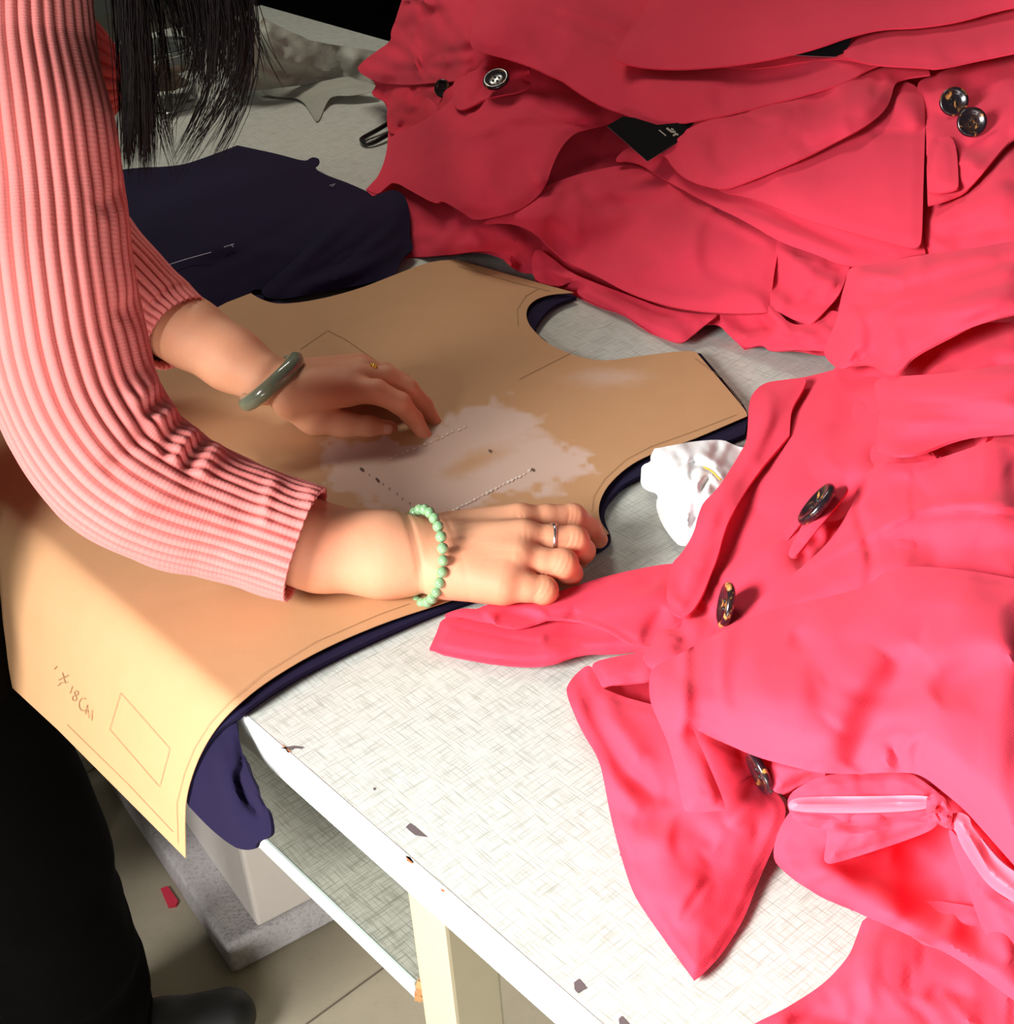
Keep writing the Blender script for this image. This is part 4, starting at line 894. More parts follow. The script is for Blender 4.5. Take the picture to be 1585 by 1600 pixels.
# ---------------- the bulk of each heap under its uppermost pieces, carried on beyond the photo's edge
def mound(name, outl, zf, par, drop, grow, seed):
    bd = outline_curve(outl, 12); lo = bd.min(0); hi = bd.max(0)
    gu, gv = np.meshgrid(np.arange(lo[0], hi[0], 16), np.arange(lo[1], hi[1], 16)); uv = np.stack([gu.ravel(), gv.ravel()], 1); uv = uv[inside(uv, bd)]
    z = zf(uv); d = rays(uv); t = (ZT + np.maximum(z, .002) - CAM[2]) / d[:, 2]; X = CAM + d * t[:, None]
    st = (X - A0) @ TA; sn = (X - A0) @ TB; T_ = np.arange(st.min() - .05, st.max() + grow + .35, .016); N_ = np.arange(sn.min() - .05, min(sn.max() + grow, 1.12), .016)
    gt, gn = np.meshgrid(T_, N_, indexing='ij'); q = np.stack([gt.ravel(), gn.ravel()], 1); H_ = np.zeros(len(q)); D_ = np.zeros(len(q))
    for a in range(0, len(q), 2000):
        dd = np.hypot(q[a:a + 2000, 0][:, None] - st, q[a:a + 2000, 1][:, None] - sn); k = np.argsort(dd, 1)[:, :6]; w = 1 / (np.take_along_axis(dd, k, 1) + .004) ** 2
        H_[a:a + 2000] = (w * z[k]).sum(1) / w.sum(1); D_[a:a + 2000] = dd.min(1)
    nz_ = VNoise(seed); fall = np.exp(-(np.maximum(D_ - .05, 0) / grow) ** 2); h = H_ * fall - drop * np.exp(-(D_ / .12) ** 2) - .012 * (1 - np.exp(-(D_ / .12) ** 2))
    h = h + sstep(D_, .04, .12) * (.016 * nz_(q[:, 0] * 9 + q[:, 1] * 5, q[:, 1] * 11 - q[:, 0] * 4) + .010 * nz_(q[:, 0] * 24, q[:, 1] * 20))
    # never above the seen surface, wherever the viewer's rays meet it
    V = A0 + q[:, :1] * TA + q[:, 1:] * TB; V[:, 2] = ZT + np.maximum(h, .0008)
    q_ = V - CAM; zz = q_ @ FW; pu = CX + FPX * (q_ @ RI) / zz; pv = CY + FPX * (q_ @ DN) / zz; pq = np.stack([pu, pv], 1); db_, _, _ = poly_dist(pq, bd, True); ib = inside(pq, bd)
    outside = (pu > 1605) | (pv > 1625) | (pv < -25)
    h = np.where(outside | (ib & (db_ > 14)), h, 0)
    keep = (h > .0008).reshape(gt.shape); m, n = gt.shape; idx = np.arange(m * n).reshape(m, n); F = []
    for i_ in range(m - 1):
        for j_ in range(n - 1):
            if keep[i_, j_] and keep[i_ + 1, j_] and keep[i_, j_ + 1] and keep[i_ + 1, j_ + 1]: F.append((idx[i_, j_], idx[i_ + 1, j_], idx[i_ + 1, j_ + 1], idx[i_, j_ + 1]))
    used = np.unique(np.array(F)); rem = -np.ones(m * n, int); rem[used] = np.arange(len(used)); F = [tuple(int(rem[k]) for k in f) for f in F]
    o = new_mesh(name, V[used], F, MR, par); b = bmesh.new(); b.from_mesh(o.data)
    isl = []; seen = set()
    for v in b.verts:
        if v in seen: continue
        st_ = [v]; seen.add(v); comp = []
        while st_:
            x = st_.pop(); comp.append(x)
            for e in x.link_edges:
                y = e.other_vert(x)
                if y not in seen: seen.add(y); st_.append(y)
        isl.append(comp)
    isl.sort(key=len); bmesh.ops.delete(b, geom=[v for c in isl[:-1] for v in c], context='VERTS')
    bv = [v for v in b.verts if v.is_boundary]
    for _ in range(10):
        nw = {v: sum((e.other_vert(v).co for e in v.link_edges if e.is_boundary), Vector()) / max(1, sum(e.is_boundary for e in v.link_edges)) for v in bv}
        for v in bv: v.co = v.co.lerp(nw[v], .5)
    for v in bv: v.co.z = min(v.co.z, max(ZT + .001, v.co.z - .02))
    bmesh.ops.recalc_face_normals(b, faces=b.faces); b.to_mesh(o.data); b.free(); return o
GL = 1.9
# ---------------- back heap, bottom to top
cA = coat(900, 400, .02, 'bottom red coat of the back heap, crumpled hems on the bare table behind the pattern', GB)
B0 = [(638, -30, 'c'), (612, 49), (612, 64), (575, 92), (575, 120), (590, 133), (577, 148), (607, 160), (607, 212), (603, 247), (590, 278), (572, 296, 'c'), (600, 330), (640, 349), (643, 384), (630, 402, 'c'), (691, 400), (757, 391), (780, 397), (791, 411), (811, 426), (833, 428, 'c'), (837, 442), (859, 448), (899, 461), (941, 481), (971, 489), (1002, 510), (1022, 523), (1052, 535), (1068, 536), (1077, 528), (1102, 505), (1125, 508), (1138, 523), (1163, 545, 'c'), (1193, 538), (1201, 549), (1240, 546), (1320, 560), (1600, 520, 'c'), (1620, -40, 'c')]
cloth('coat_body', B0, ZBK, MR, cA, layer=-.012, noise=.008, nscale=48, seed=41, ridge=0.006, step=8, edge_drop=.002,
    folds=[([(640, 365), (700, 372), (760, 380), (800, 385)], .012, 9), ([(645, 392), (700, 390), (760, 385)], .008, 6), ([(850, 430), (930, 455), (1000, 485), (1060, 510)], .014, 12), ([(860, 440), (930, 470), (980, 495)], -.007, 5), ([(900, 420), (980, 460), (1060, 470), (1120, 490)], -.010, 9), ([(1010, 500), (1060, 505), (1090, 490)], .010, 10), ([(720, 355), (770, 360), (830, 400), (850, 440)], .012, 9), ([(740, 360), (800, 400), (825, 430)], -.007, 6), ([(790, 400), (812, 420)], .006, 5)])
ruff = [(1126, 474, 'c'), (1160, 473), (1198, 471), (1215, 485), (1236, 508), (1267, 506), (1300, 480), (1330, 500), (1310, 552), (1288, 549), (1245, 546), (1202, 549), (1192, 538), (1164, 545), (1138, 523), (1125, 505)]
cloth('hem', ruff, ZBK, MR, cA, layer=.004, noise=.006, nscale=26, naniso=(10, 2), seed=43, step=5,
    folds=[([(1150, 532), (1190, 524), (1230, 518), (1285, 528)], .009, 5), ([(1180, 540), (1225, 530), (1290, 540)], -.007, 4), ([(1198, 473), (1215, 500), (1236, 515)], .012, 6), ([(1185, 478), (1200, 505), (1225, 520)], -.008, 6), ([(1130, 490), (1160, 505), (1190, 515)], -.007, 7), ([(1230, 545), (1260, 538), (1300, 540)], .006, 4)])
frill = [(835, 385), (862, 402), (890, 425), (925, 440), (985, 462), (1040, 484), (1100, 492), (1126, 490), (1104, 506), (1080, 526), (1068, 536), (1048, 533), (1020, 520), (1000, 507), (968, 487), (940, 480), (900, 460), (905, 448), (893, 440), (878, 447), (858, 446), (838, 440), (830, 420)]
cloth('hem', frill, ZBK, MR, cA, layer=.003, noise=.005, nscale=30, naniso=(25, 2), seed=47, step=5,
    folds=[([(860, 415), (885, 432), (910, 440), (960, 470), (1010, 490)], .010, 6), ([(850, 425), (880, 440), (900, 455)], -.006, 5), ([(910, 452), (960, 478), (1010, 505), (1060, 525)], .006, 5), ([(930, 450), (1000, 478), (1060, 500), (1090, 505)], -.008, 6)])
mound('coat_bulk', B0, ZBK, cA, .030, .16, 301)
cB = coat(700, 60, .15, 'crumpled red coat at the left end of the back heap, beside the sheer cloth', GB)
P1 = [(640, -30), (624, 20), (610, 49), (612, 64), (588, 80), (559, 102), (560, 113), (583, 126), (600, 131), (640, 133), (670, 130), (700, 128), (740, 122), (770, 110), (780, 60), (790, 20), (800, -30)]
cloth('coat_body', P1, ZBK, MR, cB, layer=.004, noise=.010, nscale=30, seed=53, ridge=0.01, step=5, naniso=(70, 1.4),
    folds=[([(655, 30), (668, 20), (690, 22), (705, 40), (720, 60)], -.016, 7), ([(650, 60), (648, 90), (640, 110)], .018, 9), ([(664, 20), (662, 60), (666, 120)], -.014, 8), ([(668, 92), (700, 85), (735, 82)], -.012, 4), ([(672, 100), (705, 92), (740, 92)], .012, 6), ([(585, 85), (610, 90), (640, 100)], .012, 7), ([(600, 70), (630, 80), (645, 95)], -.012, 6), ([(564, 106), (585, 112), (620, 122)], .010, 6), ([(700, 20), (720, 50), (740, 70)], .012, 9), ([(625, 40), (650, 10), (680, -20)], .012, 9), ([(735, 0), (745, 30), (748, 60)], -.012, 10)])
P1b = [(577, 148), (590, 136), (640, 130), (700, 128), (712, 120), (760, 118), (740, 160), (700, 185), (650, 200), (607, 214), (604, 180), (607, 160)]
cloth('sleeve', P1b, ZBK, MR2, cB, layer=-.002, noise=.010, nscale=26, seed=59, ridge=0.008, step=5, folds=[([(618, 135), (628, 160), (645, 180), (658, 190)], .016, 8), ([(622, 165), (640, 172), (660, 192)], -.010, 6), ([(640, 140), (665, 150), (690, 170)], -.014, 10), ([(700, 130), (705, 155), (690, 178)], .010, 8), ([(610, 200), (640, 198), (660, 196)], -.008, 5)])
cC = coat(740, 240, .12, 'red coat with one buttoned strap and a broad flat front, left side of back heap', GB)
Lp = [(616, 283), (645, 300), (682, 320), (690, 312), (727, 335), (740, 345), (780, 338), (815, 327), (840, 308), (855, 287), (862, 262), (877, 230), (895, 210), (912, 203), (956, 192), (990, 170), (960, 100), (860, 60), (780, 60), (745, 110), (712, 150), (680, 178), (640, 200), (608, 213), (604, 247), (596, 270), (572, 296, 'c'), (590, 305), (604, 292)]
cloth('front_panel', Lp, ZBK, MR, cC, layer=.012, noise=.005, nscale=90, seed=61, ridge=0.005, step=7,
    folds=[([(760, 196), (742, 250), (727, 335)], .010, 22), ([(764, 195), (830, 195), (905, 193), (955, 190)], -.006, 4, 'f'), ([(722, 178), (738, 195), (750, 198), (762, 194)], -.006, 3), ([(770, 160), (800, 142), (860, 140), (900, 150)], -.004, 5), ([(820, 230), (800, 270), (780, 300)], -.007, 18), ([(835, 285), (845, 280), (850, 270)], .007, 10), ([(640, 270), (700, 225), (760, 190)], -.002, 5), ([(860, 130), (900, 170), (940, 190)], .010, 14), ([(735, 175), (742, 165), (752, 150)], -.008, 8)])
stp = [(705, 128), (735, 112), (770, 100), (800, 92), (826, 100), (830, 125), (825, 142), (760, 152), (740, 165), (716, 174), (708, 160)]
cloth('buttoned_strap', stp, ZBK, MR, cC, layer=.022, noise=.004, nscale=30, seed=67, step=5, folds=[([(758, 112), (752, 140), (735, 165)], -.012, 7), ([(823, 110), (828, 130)], -.008, 5)])
bq = bpos(776, 125, ZBK, .066); button(bq, nrm(CAM - bq) * .6 + nrm(-RI * .25 + UP * .75), .0165, cC)
bq = bpos(692, 138, ZBK, .016); button(bq, nrm(nrm(CAM - bq) - RI * .5), .0115, cC)
cD = coat(1000, 380, .08, 'red coat with smooth squared-off panel above the crumpled hems of the back heap', GB)
Mp = [(742, 352), (790, 332), (830, 305), (857, 288), (903, 272), (974, 256), (1010, 262), (1060, 290), (1130, 325), (1217, 372, 'c'), (1217, 389), (1209, 430), (1204, 488, 'c'), (1165, 490), (1124, 489), (1080, 484), (1036, 476), (974, 455), (925, 426), (886, 411), (862, 388), (833, 362), (797, 348)]
cloth('front_panel', Mp, ZBK, MR, cD, layer=.008, noise=.004, nscale=90, seed=71, ridge=0.006, step=7,
    folds=[([(850, 350), (900, 395), (960, 370), (1010, 340)], -.012, 16), ([(905, 285), (930, 315), (985, 320)], -.006, 8), ([(950, 300), (985, 318), (1030, 312), (1050, 300)], -.007, 5), ([(905, 400), (1000, 400), (1100, 370), (1160, 360)], .007, 26), ([(920, 420), (980, 395), (1040, 410)], -.006, 12), ([(1075, 320), (1140, 345), (1210, 378)], .005, 6), ([(800, 345), (840, 330), (880, 300)], .006, 10), ([(990, 440), (1080, 430), (1160, 440)], -.006, 14)])
Np = [(1213, 374, 'c'), (1262, 392), (1328, 417, 'c'), (1314, 458), (1292, 484), (1267, 508, 'c'), (1240, 500), (1200, 478, 'c'), (1208, 430)]
cloth('sleeve', Np, ZBK, MR, cD, layer=.006, noise=.006, nscale=36, seed=73, step=6, folds=[([(1230, 400), (1270, 430), (1310, 440)], .008, 10), ([(1225, 450), (1260, 470), (1290, 470)], -.007, 9), ([(1215, 395), (1222, 430), (1212, 470)], -.009, 6)])
cE = coat(1350, 300, .2, 'red coat with a broad pointed collar panel, right of centre in the back heap', GB)
Sp = [(955, 254), (992, 250), (1040, 281), (1102, 316), (1168, 347), (1217, 378), (1277, 398), (1325, 419), (1384, 410), (1446, 394, 'c'), (1442, 360), (1300, 280), (1130, 270), (1050, 220), (985, 225)]
cloth('side_panel', Sp, ZBK, MR, cE, layer=.016, noise=.003, nscale=70, seed=79, step=7, folds=[([(1010, 262), (1100, 305), (1220, 355), (1330, 400)], .006, 9), ([(1110, 302), (1215, 340), (1330, 385), (1400, 400)], -.006, 8)])
Rr2 = [(1447, 322), (1480, 312), (1514, 298), (1559, 243), (1610, 205), (1615, 400), (1540, 388), (1446, 398, 'c')]
cloth('sleeve', Rr2, ZBK, MR, cE, layer=.010, noise=.006, nscale=60, seed=83, ridge=0.007, step=7, folds=[([(1450, 345), (1520, 325), (1600, 300)], .010, 14), ([(1455, 372), (1530, 362), (1600, 355)], -.010, 7), ([(1500, 330), (1560, 290), (1600, 250)], .008, 14), ([(1560, 285), (1585, 284), (1612, 290)], -.008, 5)])
Cp = [(1119, 299), (1164, 306), (1215, 325), (1257, 343), (1325, 361), (1394, 381), (1423, 388), (1436, 386), (1441, 376), (1443, 300), (1446, 206, 'c'), (1445, 140), (1400, 120), (1300, 190), (1180, 230), (1110, 270)]
cloth('collar', Cp, ZBK, MR, cE, layer=.026, noise=.003, nscale=120, seed=89, step=7, folds=[([(1340, 200), (1390, 208), (1444, 203)], -.005, 5, 'f'), ([(1400, 150), (1425, 175), (1440, 200)], .010, 12), ([(1220, 280), (1300, 240), (1360, 215)], -.006, 16)])
cF = coat(1500, 200, .28, 'red coat with two round tortoiseshell buttons, at the right edge of the back heap', GB)
R1 = [(1430, 130), (1455, 118), (1490, 105), (1532, 93), (1610, 78), (1615, 205), (1585, 213), (1559, 241), (1514, 298), (1480, 312), (1450, 320, 'c'), (1448, 250), (1448, 206), (1442, 165)]
cloth('front_panel', R1, ZBK, MR, cF, layer=.024, noise=.006, nscale=50, seed=97, ridge=0.006, step=6, folds=[([(1436, 140), (1449, 165), (1448, 210), (1449, 300)], -.012, 4, 'f'), ([(1460, 120), (1480, 140), (1470, 175)], .010, 10), ([(1500, 120), (1540, 150), (1600, 130)], -.007, 12), ([(1530, 180), (1560, 160), (1600, 140)], .012, 14), ([(1495, 225), (1540, 232), (1600, 200)], -.009, 7), ([(1500, 240), (1520, 260), (1510, 290)], .006, 10)])
tb = [(1450, 218), (1470, 213), (1494, 214), (1499, 285), (1496, 297), (1450, 304), (1449, 280)]
cloth('pocket_flap', tb, ZBK, MR, cF, layer=.031, noise=.002, nscale=50, seed=98, step=5, folds=[([(1450, 270), (1470, 216)], -.004, 3, 'f')])
for (u, v) in ((1491, 159), (1519, 191)):
    bq = bpos(u, v, ZBK, .078); button(bq, nrm(CAM - bq) + UP * .15 + RI * .1, .0148, cF)
cG = coat(1250, 180, .25, 'red coat whose folded sleeve crosses the middle of the back heap diagonally', GB)
Tp = [(1000, 236), (1038, 240), (1050, 258), (1062, 272), (1080, 284), (1108, 292), (1130, 296), (1154, 289), (1222, 261), (1291, 230), (1350, 199), (1379, 178), (1392, 158), (1398, 130), (1412, 122), (1440, 118), (1458, 116), (1445, 104), (1420, 94), (1380, 86), (1300, 90), (1200, 120), (1080, 160), (1020, 205)]
cloth('sleeve', Tp, ZBK, MR, cG, layer=.034, noise=.004, nscale=60, seed=101, ridge=0.004, step=6, puff=.012, folds=[([(1075, 205), (1060, 235), (1075, 270)], -.006, 8), ([(1130, 195), (1120, 230), (1135, 270)], -.006, 9), ([(1170, 185), (1200, 185), (1240, 175)], .005, 8), ([(1160, 175), (1190, 190), (1215, 187)], -.005, 4), ([(1250, 170), (1330, 140), (1390, 100)], -.009, 10), ([(1260, 220), (1330, 180), (1370, 145), (1385, 110)], .010, 16), ([(1362, 150), (1372, 135), (1378, 115)], -.006, 6)])
cH = coat(1000, 100, .25, 'red coat with three pleats, second from the top of the back heap', GB)
G2 = [(745, -30), (742, 20), (736, 50), (734, 66), (740, 78), (760, 84), (797, 93), (830, 104), (859, 117), (878, 125), (894, 137), (920, 154), (947, 168), (992, 185), (1010, 193), (1030, 197), (1058, 194), (1124, 182), (1188, 166), (1257, 148), (1325, 128), (1362, 104), (1400, 95), (1380, 40), (1200, -30)]
cloth('front_panel', G2, ZBK, MR, cH, layer=.044, noise=.003, nscale=110, seed=103, ridge=0.003, step=7, puff=.008,
    folds=[([(842, 8), (870, 22), (900, 30), (1000, 58)], -.009, 3.5), ([(842, 16), (870, 34), (905, 48), (968, 70)], -.009, 3.5), ([(915, 0), (950, 12), (1000, 24)], -.009, 3.5), ([(850, 26), (890, 45), (965, 74)], .005, 4), ([(870, 12), (920, 28), (990, 48)], .005, 5), ([(800, 20), (830, 60), (880, 90)], -.005, 18), ([(990, 120), (1060, 140), (1140, 135)], .008, 16), ([(1120, 130), (1130, 160), (1124, 178)], -.004, 9), ([(1160, 130), (1240, 118), (1320, 100)], -.004, 6)])
P11 = [(975, 102), (1018, 112), (1080, 114), (1168, 108), (1210, 104), (1260, 95), (1319, 90), (1362, 101), (1390, 92), (1400, 60), (1300, 40), (1000, 60)]
cloth('hem', P11, ZBK, MR2, cH, layer=.052, noise=.003, nscale=40, seed=107, step=6, folds=[([(1060, 112), (1130, 112), (1215, 98), (1300, 90)], -.005, 3)])
cI = coat(1250, 30, .33, 'topmost red coat of the back heap, a wide smooth flap above the pleated coat', GB)
P13 = [(1318, 62), (1332, 56), (1400, 40), (1500, 30), (1612, 5), (1612, 76), (1585, 82), (1532, 93), (1463, 108), (1446, 105), (1400, 103), (1360, 100), (1340, 94), (1319, 88, 'c')]
cloth('under_flap', P13, ZBK, MR, cI, layer=.056, noise=.003, nscale=60, seed=109, step=6, folds=[([(1360, 70), (1450, 72), (1600, 50)], .004, 14)])
G1 = [(1022, -30), (1014, 0), (1007, 18), (992, 35), (975, 60), (965, 82), (963, 93), (974, 99), (1018, 107), (1080, 108), (1168, 99), (1250, 82), (1290, 70), (1325, 57), (1377, 44), (1429, 43), (1497, 34), (1560, 15), (1612, 6), (1612, -30, 'c')]
cloth('front_panel', G1, ZBK, MR, cI, layer=.070, noise=.0025, nscale=160, seed=113, step=8, puff=.010, folds=[([(1020, 50), (1100, 60), (1250, 50)], .004, 30)])
# swing tags of the coats
def tagcard(name, pts, zf, lay, label, cat='tag'):
    uv = np.array(pts, float); c = uv.mean(0); zc = float(zf(c[None])[0]); q = P(c[0], c[1], zc) + nrm(CAM - P(c[0], c[1], zc)) * lay
    n = nrm(nrm(CAM - q) + UP * .9); d = rays(uv); t = ((q - CAM) @ n) / (d @ n); top = CAM + d * t[:, None]; bot = top - n * .0009
    m = len(top); V = np.vstack([top, bot]); F = [tuple(range(m)), tuple(range(2 * m - 1, m - 1, -1))] + [(i, i + m, (i + 1) % m + m, (i + 1) % m) for i in range(m)]
    b = bmesh.new(); vs = [b.verts.new(v) for v in V]
    for f in F: b.faces.new([vs[i] for i in f])
    bmesh.ops.recalc_face_normals(b, faces=b.faces); o = bm_obj(name, b, MTAG); o.data.materials.append(MTAGE)
    for p_ in o.data.polygons:
        if len(p_.vertices) == 4 and abs(p_.normal @ Vector(n)) < .5: p_.material_index = 1
    tag(o, label, cat); return o, q, n
tg, tq, tn_ = tagcard('swing_tag', [(949, 197), (973, 182), (992, 184), (1027, 195), (1058, 192), (1109, 190), (1085, 206), (1012, 252)], ZBK, .088, 'larger black card swing tag with faint silver print between coats in the back heap')
def tagink(pts, w):
    uv = np.array(pts, float); tgt = np.gradient(uv, axis=0); tgt /= np.linalg.norm(tgt, axis=1)[:, None]; nn = np.stack([-tgt[:, 1], tgt[:, 0]], 1); a = np.vstack([uv - nn * w, uv + nn * w]); d = rays(a); t = ((tq + tn_ * .0004 - CAM) @ tn_) / (d @ tn_); V = CAM + d * t[:, None]; m = len(uv)
    new_mesh('silver_print', V, orient(V, [(i, i + 1, m + i + 1, m + i) for i in range(m - 1)]), MINK, tg, smooth=False)
tagink([(1042, 200), (1050, 206), (1056, 206)], 1.6); tagink([(1052, 212), (1057, 209), (1060, 211)], 1.6); tagink([(1030, 203), (1036, 208), (1041, 212)], .9); tagink([(1049, 201), (1053, 203)], 1.2)
tagcard('swing_tag', [(1240, 86), (1280, 62), (1336, 52), (1326, 72), (1317, 89), (1280, 88)], ZBK, .112, 'black card tag showing as a thin dark wedge under the topmost coat')
GL = 1.5
# ---------------- front heap
fD = coat(1450, 1500, .03, 'lowest red coat of the front heap, rounded hem flat on the table front corner', GF)
F7 = [(1351, 1430), (1342, 1455), (1330, 1488), (1316, 1507), (1290, 1535), (1258, 1557), (1220, 1580), (1172, 1602), (1120, 1640), (1110, 1700, 'c'), (1620, 1700, 'c'), (1620, 1440, 'c'), (1450, 1400)]
cloth('hem', F7, ZFR, MR, fD, layer=.000, noise=.004, nscale=70, seed=121, ridge=0.0015, step=8, folds=[([(1330, 1490), (1360, 1450), (1370, 1430)], -.008, 7), ([(1400, 1560), (1440, 1580), (1470, 1620)], -.005, 5), ([(1230, 1590), (1290, 1590), (1360, 1620)], -.006, 8), ([(1470, 1545), (1500, 1580), (1540, 1620)], .004, 6, 'f'), ([(1300, 1560), (1400, 1500), (1440, 1500)], .007, 24), ([(1445, 1560), (1480, 1550), (1520, 1560)], -.004, 8)])
F6 = [(1220, 1285), (1205, 1339), (1225, 1362), (1249, 1381), (1280, 1399), (1314, 1414), (1351, 1431), (1400, 1452), (1453, 1476), (1500, 1500), (1560, 1545), (1620, 1590), (1620, 1250, 'c'), (1400, 1230), (1260, 1240)]
VMAX = .06
cloth('skirt_panel', F6, ZFR, MR, fD, layer=.012, lift=[(1400, 1335, 60, -.030), (1470, 1370, 60, -.034), (1530, 1430, 45, -.03)], noise=.003, nscale=90, seed=127, ridge=0.005, step=7, folds=[([(1260, 1340), (1330, 1385), (1430, 1425), (1520, 1480), (1600, 1560)], .016, 20), ([(1290, 1330), (1380, 1375), (1470, 1430), (1570, 1500)], -.016, 18), ([(1400, 1320), (1480, 1350), (1560, 1420)], -.018, 26), ([(1540, 1360), (1545, 1430), (1580, 1500)], .012, 14)])
FOUT = [(1220, 1300), (1249, 1381), (1314, 1414), (1351, 1431), (1330, 1488), (1258, 1557), (1180, 1600), (1300, 1640), (1620, 1640), (1620, 380), (1530, 388), (1384, 409), (1326, 420), (1300, 520), (1290, 580), (1190, 610), (1180, 690), (1110, 790), (1075, 880), (1050, 980), (1020, 1060), (1030, 1130), (1080, 1250), (1180, 1270)]
mound('coat_bulk', FOUT, ZFR, fD, .044, .20, 303)
VMAX = .024
fA = coat(1450, 480, .17, 'red coat of the front heap whose bulky sleeve and cuff lie against the back heap', GF)
F1 = [(1326, 418), (1322, 440), (1315, 462), (1308, 500), (1297, 525), (1286, 546), (1293, 564), (1315, 579), (1334, 570), (1352, 568), (1368, 572), (1388, 586), (1401, 585), (1414, 572), (1427, 556), (1483, 526), (1540, 503), (1620, 480), (1620, 372, 'c'), (1585, 376), (1532, 386), (1442, 398), (1384, 409), (1350, 415)]
F2b = [(1290, 560), (1400, 560), (1620, 470), (1620, 740), (1500, 800), (1380, 780), (1300, 680)]
cloth('coat_body', F2b, ZFR, MR, fA, layer=.002, noise=.006, nscale=60, seed=130, ridge=0.008, step=8, folds=[([(1400, 580), (1480, 545), (1600, 500)], -.012, 14), ([(1340, 590), (1365, 600), (1368, 640)], -.014, 12)])
F2 = [(1369, 592), (1366, 608), (1374, 643), (1372, 680), (1371, 706, 'c'), (1400, 712), (1440, 708), (1496, 684), (1548, 677), (1620, 674), (1620, 560, 'c'), (1540, 575), (1470, 584), (1401, 588)]
cloth('sleeve_cuff', F2, ZFR, MR, fA, layer=.036, noise=.003, nscale=70, naniso=(0, 2), seed=131, ridge=0.004, step=6, puff=.012, folds=[([(1380, 628), (1470, 628), (1610, 618)], -.004, 3, 'f'), ([(1380, 690), (1450, 690), (1540, 665), (1610, 660)], -.012, 12), ([(1400, 610), (1500, 600), (1600, 585)], .008, 14)])
cloth('sleeve', F1, ZFR, MR, fA, layer=.044, noise=.005, nscale=45, naniso=(-20, 2), seed=137, ridge=0.008, step=6, puff=.012,
    folds=[([(1350, 455), (1420, 450), (1500, 425), (1600, 405)], -.007, 8), ([(1350, 440), (1440, 425), (1560, 400)], .007, 9), ([(1380, 485), (1470, 470), (1600, 430)], -.008, 8), ([(1400, 500), (1500, 480), (1600, 455)], .008, 12), ([(1330, 480), (1345, 520), (1330, 560)], .010, 10), ([(1350, 490), (1370, 530), (1360, 560)], -.010, 10), ([(1330, 560), (1365, 555), (1400, 570)], -.006, 8), ([(1300, 520), (1320, 545), (1340, 550)], .006, 9), ([(1420, 540), (1500, 500), (1600, 470)], .008, 14)])
fB = coat(1350, 900, .12, 'largest red coat of the front heap, with pink satin binding and buttons seen edge-on', GF)
F3 = [(1263, 589), (1228, 593), (1198, 597), (1184, 606), (1173, 620), (1170, 640), (1169, 665), (1167, 690), (1158, 706), (1143, 731), (1125, 759), (1110, 775), (1099, 785), (1090, 808), (1086, 828), (1075, 850), (1063, 867), (1050, 880), (1046, 900), (1035, 960), (1020, 1000), (994, 1012), (985, 1038), (1020, 1060), (1100, 1030), (1300, 960), (1620, 920, 'c'), (1620, 650), (1500, 640), (1400, 600), (1330, 570)]
cloth('coat_body', F3, ZFR, MR, fB, layer=.004, lift=[(1335, 775, 26, -.03), (1315, 810, 24, -.03), (1285, 848, 22, -.03), (1258, 872, 16, -.02), (1385, 712, 26, -.03), (1425, 716, 26, -.03), (1465, 708, 26, -.03), (1505, 692, 26, -.03)], noise=.005, nscale=55, naniso=(-60, 1.8), seed=139, ridge=0.008, step=6, puff=.006,
    folds=[([(1244, 690), (1212, 728), (1176, 785), (1158, 820), (1142, 875), (1118, 918)], -.020, 13), ([(1262, 595), (1235, 640), (1228, 680)], -.009, 8), ([(1205, 615), (1190, 680), (1150, 760), (1110, 830), (1090, 900)], .010, 14), ([(1190, 700), (1150, 750), (1105, 810)], -.006, 9), ([(1300, 600), (1290, 650), (1240, 720), (1190, 800)], .010, 18), ([(1340, 620), (1345, 670), (1300, 720)], -.008, 16), ([(1370, 650), (1340, 690), (1270, 740)], .008, 14), ([(1060, 915), (1075, 940), (1105, 960), (1125, 962)], -.014, 7), ([(1080, 915), (1092, 935), (1110, 940)], .008, 8), ([(1120, 905), (1150, 890), (1230, 840)], .005, 9), ([(1040, 950), (1070, 1000), (1050, 1010)], -.008, 9), ([(1100, 900), (1090, 870), (1110, 820)], .006, 10)])
F3L = [(1263, 589), (1228, 593), (1198, 597), (1184, 606), (1173, 620), (1170, 640), (1169, 665), (1167, 690), (1158, 706), (1143, 731), (1125, 759), (1110, 775), (1099, 785), (1090, 808), (1086, 828), (1075, 850), (1063, 867), (1050, 880), (1046, 900), (1040, 930), (1050, 960), (1075, 965), (1096, 935), (1110, 900), (1122, 870), (1132, 830), (1143, 805), (1160, 775), (1185, 738), (1212, 706), (1234, 680, 'c'), (1236, 640), (1255, 610)]
cloth('front_facing', F3L, ZFR, MR, fB, layer=.022, noise=.004, nscale=50, naniso=(-60, 2), seed=141, ridge=.004, step=6, puff=.010,
    folds=[([(1205, 610), (1195, 660), (1160, 740), (1110, 820), (1085, 880)], .009, 12), ([(1225, 640), (1195, 700), (1150, 760), (1120, 820)], -.006, 7), ([(1070, 880), (1062, 910), (1065, 940)], -.006, 7)])
F3b = [(1376, 724, 'c'), (1350, 742), (1342, 765), (1330, 792), (1312, 825), (1288, 855), (1256, 884), (1238, 898), (1200, 925), (1150, 965), (1100, 1000), (1130, 1020), (1300, 960), (1450, 915), (1620, 935, 'c'), (1620, 672), (1548, 688), (1500, 706), (1440, 724)]
